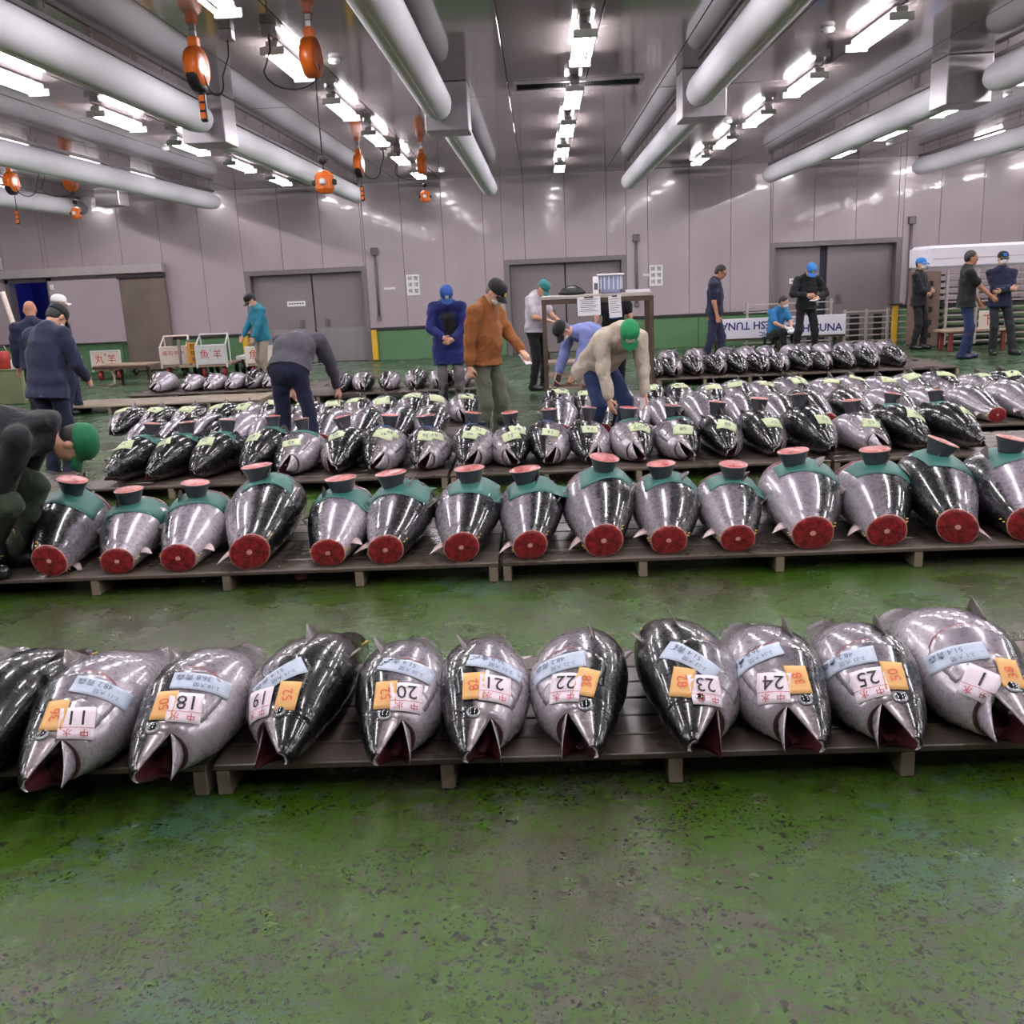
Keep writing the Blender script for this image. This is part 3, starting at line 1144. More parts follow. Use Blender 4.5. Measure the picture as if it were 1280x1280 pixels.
    def cut(s, mat):
        rings = [(1., 0.), (.97, .004), (.7, .006), (.4, .005), (.15, .009)]
        ring = s.surf(np.ones(NTH), TH)
        c = ring.mean(0)
        vs, at = [], []
        for k, (q, dy) in enumerate(rings):
            for j in range(NTH):
                p = c + (ring[j] - c) * q
                vs.append((p[0], p[1] + dy, p[2]))
                at.append((q * math.cos(TH[j] + .6), q * math.sin(TH[j] + .6), q))
        vs.append((c[0], c[1] + .01, c[2]))
        at.append((0, 0, 0))
        fs = [(i * NTH + j, i * NTH + (j + 1) % NTH, (i + 1) * NTH + (j + 1) % NTH, (i + 1) * NTH + j) for i in range(len(rings) - 1) for j in range(NTH)]
        fs += [((len(rings) - 1) * NTH + j, (len(rings) - 1) * NTH + (j + 1) % NTH, len(vs) - 1) for j in range(NTH)]
        me = mesh_from('tail_cut_face', vs, s.fo(fs), mat, None, True)
        a = me.attributes.new('fishco', 'FLOAT_VECTOR', 'POINT')
        a.data.foreach_set('vector', np.array(at, np.float32).ravel())
        return me


ALLFISH = []


def tuna(loc, yaw, L, fat=1., side=1, roll=0., gape=32., skin='a', label='', group=None, seed=0, lod=0, fins=True):
    """one tuna thing with its parts; loc = nose point on the boards"""
    t = Tuna(L, fat, side, roll, gape, seed, lod)
    root = thing('tuna', label, 'tuna', loc, yaw, group)
    sk = SKINS[skin]
    b = obj('body', t.body(sk), root)
    if gape > 0:
        obj('lower_jaw', t.jaw(sk), root)
        if lod == 0:
            obj('mouth_membrane', t.membrane(), root)
    g, r, ck = t.gill(sk)
    obj('gill_cover', g, root)
    if lod == 0:
        obj('cheek_plate', ck, root)
        obj('gill_slit', r, root)
    obj('eye', t.eye(), root)
    if fins:
        obj('pectoral_fin', t.fin('pectoral_fin', M_FIN, .42, .58, R(58), .12 * L, .6, .8, .5), root)
        obj('anal_fin', t.fin('anal_fin', M_FINPALE, .84, .91, R(172), .12 * L, .75, .85), root)
        obj('dorsal_fin', t.fin('dorsal_fin', M_FIN, .48, .66, R(4), .08 * L, .6, .9), root)
        for k in (.93, .965):
            obj('finlet', t.fin('finlet', M_FINLET, k, k + .02, R(178), .018 * L, .8, .7), root)
            obj('finlet', t.fin('finlet', M_FINLET, k, k + .02, R(2), .018 * L, .8, .7), root)
    obj('tail_cut_face', t.cut(M_CUT), root)
    M = Matrix.Translation(loc) @ Matrix.Rotation(yaw, 4, 'Z')
    wv, wf = [M @ Vector(v) for v in t.bvh_v], list(t.bvh_f)
    for me in ((g, ck) if lod == 0 else (g,)):              # slips also lie on the gill plates
        n0 = len(wv)
        wv += [M @ v.co for v in me.vertices]
        wf += [tuple(q + n0 for q in p.vertices) for p in me.polygons]
    bv = BVHTree.FromPolygons(wv, wf)
    f = dict(root=root, bvh=bv, M=M, t=t, L=L)
    ALLFISH.append(f)
    return f


def drape(f, hit, n, xa, pts, off):
    """carry flat pattern points (x, y) onto the fish skin around a hit point"""
    xa = (xa - n * xa.dot(n)).normalized()
    ya = n.cross(xa)
    out = []
    last = None
    for x, y in pts:
        p = hit + xa * x + ya * y
        h = f['bvh'].ray_cast(p + n * .12, -n, .3)
        if h[0] is not None:
            k = (h[0] - p).dot(n)
            k = max(-.07, min(.07, k))
            if last is not None:
                k = max(last - .012, min(last + .012, k))
        else:
            k = last if last is not None else 0.
        last = k
        out.append(p + n * (k + off))
    return out


def drape_grid(f, hit, n, xa, pts, nx, ny, off):
    """like drape, but heights spread from the middle of the sheet so that an edge never falls into a mouth"""
    xa = (xa - n * xa.dot(n)).normalized()
    ya = n.cross(xa)
    K = {}
    order = sorted(range(nx * ny), key=lambda q: (q // ny - (nx - 1) / 2) ** 2 + (q % ny - (ny - 1) / 2) ** 2)
    for q in order:
        x, y = pts[q]
        p = hit + xa * x + ya * y
        h = f['bvh'].ray_cast(p + n * .12, -n, .3)
        i, j = q // ny, q % ny
        near = [K[w] for w in ((i - 1) * ny + j, (i + 1) * ny + j, q - 1 if j else -1, q + 1 if j < ny - 1 else -1) if w in K]
        step = max(abs(pts[0][0] - pts[-1][0]) / (nx - 1), abs(pts[0][1] - pts[-1][1]) / (ny - 1)) * .85
        k = (h[0] - p).dot(n) if h[0] is not None else None
        if near:
            b = sum(near) / len(near)
            k = b - step * .5 if k is None else max(b - step, min(b + step, k))
        elif k is None:
            k = 0.
        K[q] = k
    return [hit + xa * pts[q][0] + ya * pts[q][1] + n * (K[q] + off) for q in range(nx * ny)]


def sheet(f, hit, n, xa, w, h, name, mat, label, cat, group, nx=7, ny=7, off=.0028, curl=0., seed=0, shape=None):
    """a paper slip or cloth laid on the fish, with thickness"""
    r = random.Random(seed)
    pts = [((i / (nx - 1) - .5) * w, (j / (ny - 1) - .5) * h) for i in range(nx) for j in range(ny)]
    if shape:
        pts = [shape(x, y) for x, y in pts]
    top = drape_grid(f, hit, n, xa, pts, nx, ny, off)
    if curl:
        top = [p + n * (curl * (abs(pts[k][0]) / (w / 2)) ** 3 * r.uniform(.4, 1)) for k, p in enumerate(top)]
    m = len(pts)
    vs = top + [p - n * .0014 for p in top]
    ii = lambda i, j: i * ny + j
    fs = [(ii(i, j), ii(i + 1, j), ii(i + 1, j + 1), ii(i, j + 1)) for i in range(nx - 1) for j in range(ny - 1)]
    fs += [tuple(q + m for q in x[::-1]) for x in fs]
    rim = [ii(i, 0) for i in range(nx)] + [ii(nx - 1, j) for j in range(1, ny)] + [ii(i, ny - 1) for i in range(nx - 2, -1, -1)] + [ii(0, j) for j in range(ny - 2, 0, -1)]
    for a, b in zip(rim, rim[1:] + rim[:1]):
        fs.append((a, a + m, b + m, b))
    c = sum(top, Vector()) / m
    vs = [v - c for v in vs]
    o = obj(name, mesh_from(name, vs, fs, mat, None, True), None, c)
    tag(o, label, cat, group)
    return o, c


def write_on(f, o, c, hit, n, xa, body, size, cx, cy, mat, rot=0., off=.0042, name='lettering'):
    vs, fs = text_mesh(body)
    ca, sa = math.cos(rot), math.sin(rot)
    pts = [(cx + (x * ca - y * sa) * size, cy + (x * sa + y * ca) * size) for x, y, _ in vs]
    top = drape(f, hit, n, xa, pts, off)
    return obj(name, mesh_from(name, [p - c for p in top], fs, mat), o)


def on_fish(f, u, v):
    """the point of the fish skin seen at a place in the photograph"""
    d = ray(u, v).normalized()
    h = f['bvh'].ray_cast(CAM, d)
    if h[0] is None:
        return None
    n = h[1]
    if n.dot(d) > 0:
        n = -n
    return h[0], n


def img_dir(n, hit, ang):
    """direction on the skin that runs at `ang` degrees in the picture (0 = right, 90 = up)"""
    a = R(ang)
    d = CR * math.cos(a) + CU * math.sin(a)
    vd = (hit - CAM).normalized()
    # slide d along the viewing direction into the tangent plane
    k = d.dot(n) / vd.dot(n)
    return (d - vd * k).normalized()

# ================================================================== pallets
M_DECK = wood_mat('wet_pallet_wood', (58, 49, 43), (104, 92, 84), .5, 1., .3)
M_STRING = wood_mat('pallet_stringer_wood', (104, 92, 78), (150, 136, 116), .6)
M_DRYDECK = wood_mat('dry_pallet_wood', (120, 108, 92), (160, 146, 128), .65)
_bm = {}


def cached_box(name, d, m, bev):
    k = (name, tuple(round(q, 3) for q in d), m.name)
    if k not in _bm:
        _bm[k] = MB().box((0, 0, 0), d, 0, bev).mesh(name, m)
    return _bm[k]


def pallet(x0, y0, length, depth, label, nb=6, pitch=.79, rz=0., deck=None, h=PALLET_H, group='fish pallets'):
    """front left corner at x0, y0; deck boards run along the row, stringers stand under them"""
    t = thing('pallet', label, 'pallet', (x0, y0, 0), rz, group)
    bw = depth / nb
    bt = .024
    deck = deck or M_DECK
    for k in range(nb):
        o = obj('deck_board', cached_box('deck_board', (length - .012, bw - .012, bt), deck, .004), t, (length / 2, bw * (k + .5), h - bt / 2 - rng.uniform(0, .002)))
    ns = max(2, round(length / pitch) + 1)
    for k in range(ns):
        x = .035 + (length - .07) * k / (ns - 1)
        obj('stringer', cached_box('stringer', (.048, depth - .02, h - bt - .003), M_STRING, .004), t, (x, depth / 2, (h - bt) / 2))
    return t


J1 = aty(262, 945, 2.99).x
for k, t in ((-1, 'left part of the front row'), (0, 'middle part of the front row')):
    pallet(J1 + 3.2 * k + .006, 2.97, 3.188, .9, 'wet wooden pallet, ' + t)
J2 = aty(625, 703, 5.3).x
for k, t in ((-1, 'left half of the second row of fish'), (0, 'right half of the second row of fish')):
    pallet(J2 + 3.2 * k + .006, 5.28, 3.188, 1.3, 'wet wooden pallet, ' + t)
pallet(J2 + 3.2 + .006, 5.28, 1.2, 1.3, 'short wet wooden pallet end, second row at the right edge')
pallet(J2 - 3.2 - 1.6, 5.28, 1.594, 1.3, 'wet wooden pallet end under the crouching man at the left edge')
J3 = aty(561, 592, 7.93).x
for k, t in ((-1, 'left end of the third row'), (0, 'middle of the third row'), (1, 'right end of the third row')):
    pallet(J3 + 3.2 * k + .006, 7.9, 3.188, 1.08, 'low wooden pallet, ' + t)
pallet(-5.55, 7.32, 1.5, 1.2, 'wooden pallet standing askew at the left edge beside the crouching man', rz=R(14), nb=6)
XA0, XA1 = aty(598, 545, 9.4).x, aty(683, 545, 9.3).x
for k in range(2):
    pallet(XA0 - 3.2 * (k + 1) + .006 + (2.6 if k else 0), 9.4, 3.188 - (2.6 if k else 0), 2.4, 'wooden pallet of the fourth row, %s of the man in the brown jacket' % ('just left' if k == 0 else 'farther left'), nb=12)
    pallet(XA1 + 3.2 * k + .006, 9.35, 3.188, 2.4, 'low wooden pallet of the fourth row, %s' % ('under the man in the beige coat' if k == 0 else 'at the right edge'), nb=12)
XF = aty(335, 497, 14.6).x
pallet(XF + .06, 14.45, 3.6, 1.3, 'wooden pallet with a row of small tuna, left of the man in the blue coat')
pallet(XF - 3.1, 14.2, 3.1, .95, 'empty pale wooden pallet in front of the far left tuna', deck=M_DRYDECK)
pallet(XF - 2.6, 15.55, 3.2, 1.1, 'far left wooden pallet under wrapped tuna by the hand carts')
XG = aty(822, 474, 14.7).x
pallet(XG, 14.65, 2.1, 2.5, 'far right wooden pallet, left part, with two rows of tuna', nb=10)
pallet(XG + 2.11, 14.65, 2.4, 2.5, 'far right wooden pallet, right part, empty at its right end', nb=10)

# ================================================================== front row of tuna
#        nose(u,v)   hump(u,v)  side roll skin L    fat  slips: blue, orange, white, number
FRONT = [((-150, 1015), (-15, 815), -1, .1, 'a', 0.90, 1., None, None, None, None),
         ((-62, 1000), (84, 806), 1, .75, 'b', 0.92, 1., None, None, None, None),
         ((52, 975), (188, 808), -1, .12, 'a', 0.93, 1.02, (128, 862, -18), (69, 895, 2), (96, 904, 0), '11'),
         ((190, 963), (290, 800), -1, .12, 'a', 0.91, 1., (252, 853, -10), (206, 882, 4), (231, 885, -3), '18'),
         ((335, 948), (412, 790), 1, .42, 'b', 0.92, 1., (347, 846, 30), (360, 870, 0), (325, 881, 20), '19'),
         ((490, 938), (515, 790), -1, .2, 'a', 0.88, .96, (509, 834, -18), (482, 869, 2), (508, 872, -6), '20'),
         ((603, 930), (612, 788), -1, .24, 'a', 0.88, .95, (620, 830, -17), (592, 857, 8), (619, 861, -8), '21'),
         ((722, 938), (728, 782), 1, .26, 'a', 0.91, .98, (697, 831, 20), (733, 853, -14), (707, 860, 2), '22'),
         ((885, 925), (838, 775), -1, .5, 'b', 0.93, 1., (864, 823, -28), (853, 853, -5), (882, 863, -6), '23'),
         ((1005, 918), (940, 776), 1, .16, 'a', 0.90, .98, (942, 821, 25), (997, 850, 0), (967, 860, 3), '24'),
         ((1125, 912), (1050, 778), 1, .18, 'a', 0.90, .98, (1057, 825, 18), (1117, 845, -2), (1087, 855, 12), '25'),
         ((1268, 915), (1158, 770), 1, .1, 'd', 0.96, 1.04, (1194, 819, 16), (1262, 842, -5), (1225, 855, -22), '1')]
for k, (nz, hp, side, roll, skin, L, fat, bl, og, wh, num) in enumerate(FRONT):
    N = aty(nz[0], nz[1], {1: 2.74, 2: 2.74, 3: 2.78}.get(k, 2.86))
    Hh = aty(hp[0], hp[1], 3.6)
    yaw = -math.atan2(Hh.x - N.x, Hh.y - N.y)
    if k == 0:
        lab = 'grey tuna back just inside the left edge of the front row'
    elif k == 1:
        lab = 'all dark tuna without slips, front row at the left edge'
    else:
        lab = '%s tuna with open mouth, %s in the front row' % ({'a': 'silver flanked', 'b': 'dark backed', 'd': 'large pale'}[skin], from_left(k, len(FRONT)))
    f = tuna((N.x, N.y, PALLET_H), yaw, L * 1.06, fat * 1.05, side, roll, rng.uniform(44, 52), skin, lab, 'front row tuna', seed=k)
    if num is None:
        continue
    for kind, q, (w, h), mat, nm in (('pale blue', bl, (.2, .075), M_TAGB, 'name_slip'), ('orange', og, (.075, .115), M_TAGO, 'weight_slip'), ('white', wh, (.112, .112), M_TAGW, 'lot_slip')):
        hit = on_fish(f, q[0], q[1])
        if hit is None:
            continue
        p, n = hit
        xa = img_dir(n, p, q[2])
        o, c = sheet(f, p, n, xa, w, h, nm, mat, {'pale blue': 'long pale blue printed slip', 'orange': 'orange slip with red handwriting', 'white': 'white numbered slip'}[kind] + ' on the %s tuna of the front row' % from_left(k, len(FRONT)), 'paper slip', kind + ' slips on the front row', off={'pale blue': .004, 'orange': .006, 'white': .0075}[kind], curl=.004 if kind != 'white' else .001, seed=k)
        oo = {'pale blue': .0072, 'orange': .0092, 'white': .0107}[kind]
        if kind == 'white':
            write_on(f, o, c, p, n, xa, num, .075, 0, .016, M_INK, math.pi, oo, 'number')
            write_on(f, o, c, p, n, xa, '水', .03, -.026, -.037, M_REDINK, math.pi, oo)
            write_on(f, o, c, p, n, xa, '中', .03, .026, -.037, M_REDINK, math.pi, oo)
            write_on(f, o, c, p, n, xa, '―――――', .022, 0, -.018, M_REDINK, math.pi, oo, 'printed_line')
        elif kind == 'orange':
            write_on(f, o, c, p, n, xa, rng.choice(['50', '46', '38', '52', '36', '82']), .05, 0, 0, plain('orange_red_ink', (206, 92, 60), .7), math.pi / 2 + .2, oo, 'number')
        else:
            write_on(f, o, c, p, n, xa, '%s %s' % (rng.choice(['48.2', '36.8', '51.4']), '青森'), .03, -.03, .012, M_BLUEINK, math.pi, oo)
            write_on(f, o, c, p, n, xa, '2-%s 大間' % num, .022, .02, -.018, M_BLUEINK, math.pi, oo)


# ================================================================== helpers for the other rows
def top_of(f, x, y):
    h = f['bvh'].ray_cast(Vector((x, y, 1.5)), Vector((0, 0, -1)))
    if h[0] is None:
        return None
    return h[0], (h[1] if h[1].z > 0 else -h[1])


def along(f, s, dx=0.):
    """top point of a fish at body position s, dx metres across"""
    p = f['M'] @ Vector((dx, s * f['L'], 0))
    return top_of(f, p.x, p.y)


def tail_piece(f, s, dx, label, r=.093, h=.085, tilt=(0, 0), pink=True, group='cut tail pieces'):
    hit = along(f, s, dx)
    if hit is None:
        return
    p, n = hit
    up = (n * .5 + Vector((tilt[0], tilt[1], 1))).normalized()
    q = up.to_track_quat('Z', 'X').to_matrix().to_4x4()
    t = bpy.data.objects.new('tail_piece', None)
    t.matrix_world = Matrix.Translation(p - up * .006) @ q
    link(t)
    tag(t, label, 'tail piece', group)
    k = r / .093
    MB().lathe([(r * .62, -.012), (r * .68, h * .1), (r * .8, h * .5), (r * .96, h * .93), (r, h)], n=20, sx=1., sy=.86).build('skin_side', M_TAILSKIN, t, True)
    vs, at, fs = [], [], []
    for a, z in ((1., h), (.94, h + .006), (.6, h + .01), (.25, h + .013)):
        for j in range(20):
            b = j * math.pi / 10
            vs.append((r * a * math.cos(b), r * .86 * a * math.sin(b), z))
            at.append((a * math.cos(b + .5), a * math.sin(b + .5), a))
    vs.append((0, 0, h + .014))
    at.append((0, 0, 0))
    for i in range(3):
        fs += [(i * 20 + j, i * 20 + (j + 1) % 20, (i + 1) * 20 + (j + 1) % 20, (i + 1) * 20 + j) for j in range(20)]
    fs += [(60 + j, 60 + (j + 1) % 20, 80) for j in range(20)]
    me = mesh_from('cut_face', vs, fs, M_CUTP if pink else M_CUT, None, True)
    a = me.attributes.new('fishco', 'FLOAT_VECTOR', 'POINT')
    a.data.foreach_set('vector', np.array(at, np.float32).ravel())
    obj('cut_face', me, t)


# ================================================================== second row: tails to the viewer, teal sheet and tail piece on each
SECOND = [(-30, -5, -1, .1, 'a', 1.12, 1.), (60, 108, 1, .85, 'b', 1.12, 1.), (145, 185, 1, .05, 'd', 1.08, .95), (222, 258, 1, .05, 'd', 1.10, 1.), (312, 342, -1, .5, 'a', 1.18, 1.1),
          (410, 436, 1, .0, 'd', 1.10, .98), (482, 506, -1, .3, 'c', 1.13, 1.), (577, 592, -1, .4, 'a', 1.12, 1.), (663, 664, -1, .45, 'a', 1.10, .98), (755, 750, -1, .45, 'a', 1.14, 1.06), (836, 829, -1, .12, 'c', 1.13, .98),
          (922, 906, -1, .18, 'a', 1.10, .95), (1015, 986, -1, .2, 'd', 1.16, 1.08), (1107, 1076, -1, .35, 'a', 1.14, 1.04), (1195, 1160, 1, .55, 'a', 1.16, 1.08), (1285, 1236, 1, .0, 'd', 1.20, 1.1)]
SECOND = [q for q in SECOND]
n2 = len(SECOND)
for k, (uc, ut, side, roll, skin, L, fat) in enumerate(SECOND):
    L *= .94
    fat *= 1.15
    T = aty(uc, 690, 5.33)
    Hh = aty(ut, 628, 6.15)
    d = Vector((Hh.x - T.x, Hh.y - T.y, 0)).normalized()
    nose = Vector((T.x, T.y, PALLET_H)) + d * L
    yaw = math.atan2(d.x, -d.y)                    # local +y runs from nose to tail
    where = from_left(k, n2)
    if k == 0:
        lab = 'pale tuna in the second row, half hidden behind the crouching man'
        nm = 'pale tuna beside the crouching man'
    else:
        lab = '%s tuna with its tail cut off, %s in the second row' % ({'a': 'dark grey', 'b': 'black', 'c': 'streaked', 'd': 'pale silver'}[skin], where)
        nm = '%s tuna of the second row' % where
    f = tuna(tuple(nose), yaw, L, fat, side, roll, 22., skin, lab, 'second row tuna', seed=40 + k)
    hit = along(f, .52 if k else .6, -side * .0)
    if hit:
        p, n = hit
        r = random.Random(k)
        xa = Vector((1, 0, 0))
        skew = r.uniform(-.06, .06)
        o, c = sheet(f, p + Vector((.03, 0, 0)), n, xa, r.uniform(.3, .36), .24, 'teal_sheet', M_TEAL, 'teal plastic sheet laid over the ' + nm, 'sheet', 'teal sheets on the second row', 9, 7, .005, 0., k,
                     lambda x, y: (x + y * skew * 3, y * (1 + .25 * math.sin(9 * x + k)) - .02 * math.cos(7 * x + k)))
    tl = [(0, 0), (.1, -.05), (0, 0), (.05, 0), (0, .05), (-.1, .0), (0, 0), (-.05, 0), (0, 0), (.18, -.12), (0, 0), (0, -.04), (0, 0), (0, 0), (.55, -.05), (.3, 0)][k]
    tail_piece(f, .5, -.02 if k % 2 else .02, 'pink cut tail piece on the ' + nm, .1, .085, tl)

# ================================================================== third row: heads to the viewer
THIRD = [(128, -.5, 1, 1.0, 'b'), (180, -.42, 1, .9, 'b'), (236, -.35, 1, .9, 'b'), (300, -.3, 1, 1., 'b'), (357, -.1, -1, .0, 'c'), (412, -.1, 1, .7, 'b'), (471, -.05, -1, .45, 'a'), (530, 0, -1, .4, 'a'), (589, 0, -1, .45, 'c'), (639, .0, 1, .4, 'b'),
         (690, .0, -1, .4, 'a'), (742, .02, -1, .5, 'a'), (797, .02, 1, .15, 'a'), (859, .05, 1, .35, 'a'), (917, .1, -1, .8, 'b'), (975, .12, -1, .85, 'b'), (1044, .25, -1, .9, 'b'), (1103, .15, 1, .0, 'c'), (1165, .35, -1, .95, 'b'), (1232, .4, -1, .9, 'b')]
n3 = len(THIRD)
for k, (u, tw, side, roll, skin) in enumerate(THIRD):
    N = aty(u, 578 - (u - 640) * .02, 7.98)
    yaw = -(-.0) + tw * .9
    r = random.Random(100 + k)
    L = r.uniform(.98, 1.04)
    lab = '%s tuna facing the viewer, %s in the third row' % ({'a': 'grey and black', 'b': 'black backed', 'c': 'silver'}[skin], from_left(k, n3))
    nm = '%s tuna of the third row' % from_left(k, n3)
    f = tuna((N.x, N.y, PALLET_H), yaw, L, r.uniform(1.06, 1.14), side, roll, r.uniform(10, 26), skin, lab, 'third row tuna', seed=100 + k)
    for q in range(2 if k in (7, 8, 9, 12, 6) else 1):
        hit = along(f, r.uniform(.2, .27) + .06 * q, r.uniform(-.03, .03) + (.07 if q else 0))
        if hit:
            p, n = hit
            o, c = sheet(f, p, n, Vector((1, r.uniform(-.4, .4), 0)), r.uniform(.13, .17), r.uniform(.09, .13), 'weight_slip', M_LIME, '%s green slip on the %s' % ('second' if q else 'pale', nm), 'paper slip', 'pale green slips on the third row', 5, 5, .004, .004, k)
            write_on(f, o, c, p, n, Vector((1, 0, 0)), str(r.randint(21, 88)), .06, 0, 0, M_BLUEINK, math.pi, .0062, 'number')
    tail_piece(f, .58, r.uniform(-.03, .03), 'grey cut tail piece on the ' + nm, r.uniform(.075, .09), .11, (r.uniform(-.2, .2), r.uniform(-.15, .15)), k % 3 != 1)
    if k in (0, 1, 2, 3, 4, 18, 19, 12, 13):
        hit = along(f, .5, .02)
        if hit:
            sheet(f, hit[0], hit[1], Vector((1, .2, 0)), .24, .2, 'teal_sheet', M_TEAL, 'teal plastic sheet over the ' + nm, 'sheet', 'teal sheets on the third row', 7, 6, .004, 0, k)
    elif k in (6, 7, 8, 10):
        hit = along(f, .5, -.03)
        if hit:
            sheet(f, hit[0], hit[1], Vector((1, .2, 0)), .12, .12, 'blue_sheet', plain('blue_sheet', (54, 104, 160), .5), 'small blue plastic sheet over the ' + nm, 'sheet', 'blue sheets on the third row', 5, 5, .004, 0, k)

# ================================================================== fourth row: tails to the viewer; fifth row behind it: heads, with slips
FOURTH_L = [155, 195, 234, 275, 318, 360, 402, 444, 490, 533]
FOURTH_R = [700, 753, 795, 838, 886, 935, 986, 1036, 1091, 1142, 1192, 1247, 1296]
for grp, us, nm in (('left of the aisle', FOURTH_L, 'left'), ('right of the aisle', FOURTH_R, 'right')):
    for k, u in enumerate(us):
        r = random.Random(200 + u)
        T = aty(u, 542 - (u - 400) * .035, 9.46)
        L = r.uniform(1.02, 1.1)
        yaw = math.pi + r.uniform(-.05, .05) + (-.12 if nm == 'left' and u < 300 else 0) + (.1 if u > 1000 else 0)
        d = Vector((math.sin(yaw), -math.cos(yaw), 0))
        nose = Vector((T.x, T.y, PALLET_H)) + d * L
        side = -1 if r.random() < .7 else 1
        skin = 'b' if u in (700, 1036, 1247) else ('c' if u in (1296, 986, 533) else 'd' if u < 300 else r.choice('aad'))
        f = tuna(tuple(nose), yaw, L, r.uniform(1., 1.06), side, r.uniform(.05, .3), 0., skin, '%s tuna, %s in the fourth row %s' % ({'a': 'grey', 'b': 'dark', 'c': 'streaked grey', 'd': 'pale silver'}[skin], from_left(k, len(us)), grp), 'fourth row tuna', seed=200 + u, lod=1)
FIFTH_L = [132, 170, 212, 252, 292, 331, 370, 405, 441, 477, 509, 541, 577]
FIFTH_R = [697, 737, 777, 815, 852, 892, 930, 967, 1012, 1054, 1089, 1129, 1160, 1203, 1250, 1292]
for grp, us, nm in (('left of the aisle', FIFTH_L, 'left'), ('right of the aisle', FIFTH_R, 'right')):
    for k, u in enumerate(us):
        r = random.Random(300 + u)
        N = aty(u, 515, 10.72)
        N.z = PALLET_H
        skin = 'd' if u < 300 else r.choice('aabbc')
        L = r.uniform(.98, 1.05)
        f = tuna(tuple(N), r.uniform(-.1, .1) + (-.2 if u < 300 else .2 if u > 1000 else 0), L, r.uniform(1., 1.08), r.choice((-1, 1)), r.uniform(.1, .6), 18., skin, '%s tuna with green slip, %s, fifth row %s' % ({'a': 'grey', 'b': 'dark', 'c': 'streaked grey', 'd': 'pale silver'}[skin], from_left(k, len(us)), grp), 'fifth row tuna', seed=300 + u, lod=1)
        hit = along(f, r.uniform(.26, .34), r.uniform(-.05, .05))
        if hit:
            sheet(f, hit[0], hit[1], Vector((1, r.uniform(-.5, .5), 0)), r.uniform(.15, .2), r.uniform(.12, .16), 'weight_slip', M_LIME, 'green slip on the %s tuna, fifth row %s' % (from_left(k, len(us)), grp), 'paper slip', 'pale green slips on the fifth row', 4, 4, .004, .01, u)

# ================================================================== far pallets
for k, u in enumerate((420, 450, 483, 515, 546, 576, 604)):
    N = aty(u, 480, 14.55)
    N.z = PALLET_H
    r = random.Random(400 + u)
    tuna(tuple(N), r.uniform(-.1, .1), r.uniform(.88, .94), 1.05, r.choice((-1, 1)), r.uniform(.0, .4), 16., 'cab'[k % 3], 'small tuna, %s on the far pallet left of the blue coat' % from_left(k, 7), 'tuna on the far left pallet', seed=400 + u, lod=1)
for k, u in enumerate((192, 232, 260, 287, 312, 334)):
    N = aty(u, 490, 15.65)
    N.z = PALLET_H
    tuna(tuple(N), -.05, .9, 1. if k else 1.25, -1, .1 if k != 4 else .9, 16., 'd' if k != 4 else 'b', '%s tuna, %s of the six in front of the hand carts' % ('pale' if k != 4 else 'black', from_left(k, 6)), 'tuna in front of the hand carts', seed=420 + k, lod=1)
FR = [826, 847, 875, 904, 932, 957, 982, 1014, 1040, 1069, 1097, 1131]
for k, u in enumerate(FR):
    N = aty(u, 462, 14.75)
    N.z = PALLET_H
    r = random.Random(440 + u)
    sk = 'bcbbbbcbcbbb'[k]
    tuna(tuple(N), r.uniform(-.05, .1) + .12, r.uniform(.9, .96), 1.02, -1, r.uniform(.5, .9) if sk == 'b' else .1, 24., sk, '%s tuna, %s in the near line on the far right pallet' % ('black' if sk == 'b' else 'pale', from_left(k, len(FR))), 'near line of the far right pallet', seed=440 + u, lod=1)
BK = [838, 872, 912, 938, 963, 996, 1010, 1037, 1065, 1090, 1116]
for k, u in enumerate(BK):
    T = aty(u + 5, 446, 15.95)
    L = .95
    yaw = math.pi + .05
    nose = Vector((T.x, T.y, PALLET_H)) + Vector((math.sin(yaw), -math.cos(yaw), 0)) * L
    tuna(tuple(nose), yaw, L, 1.05, -1, .1, 0., 'ad'[k % 2], 'grey tuna, %s in the back line on the far right pallet' % from_left(k, len(BK)), 'back line of the far right pallet', seed=470 + u, lod=1)
# scraps on the floor
p = atz(377, 724, .0)
o = MB().lathe([(.03, 0), (.038, .012), (.036, .03), (.02, .038)], n=14).build('meat_scrap', M_CUTP, None, True, loc=(p.x, p.y, 0))
o.rotation_euler = (R(0), 0, .4)
tag(o, 'small round pink meat scrap lying on the floor before the second row', 'scrap')

# ================================================================== people: one smooth surface grown around a posed skeleton
def V3(*a):
    return np.array(a, np.float32)


def cone(a, b, ra, rb, flat=None, k=.025, sub=False):
    """tapered limb from a to b; flat = (axis, factor) squeezes it along an axis"""
    return dict(t='c', a=np.asarray(a, np.float32), b=np.asarray(b, np.float32), ra=ra, rb=rb, flat=flat, k=k, sub=sub)


def ball(c, r, rot=None, k=.02):
    return dict(t='e', c=np.asarray(c, np.float32), r=np.asarray(r, np.float32), rot=rot, k=k)


EDG = [((0, 0, 0), (1, 0, 0)), ((0, 1, 0), (1, 1, 0)), ((0, 0, 1), (1, 0, 1)), ((0, 1, 1), (1, 1, 1)),
       ((0, 0, 0), (0, 1, 0)), ((1, 0, 0), (1, 1, 0)), ((0, 0, 1), (0, 1, 1)), ((1, 0, 1), (1, 1, 1)),
       ((0, 0, 0), (0, 0, 1)), ((1, 0, 0), (1, 0, 1)), ((0, 1, 0), (0, 1, 1)), ((1, 1, 0), (1, 1, 1))]


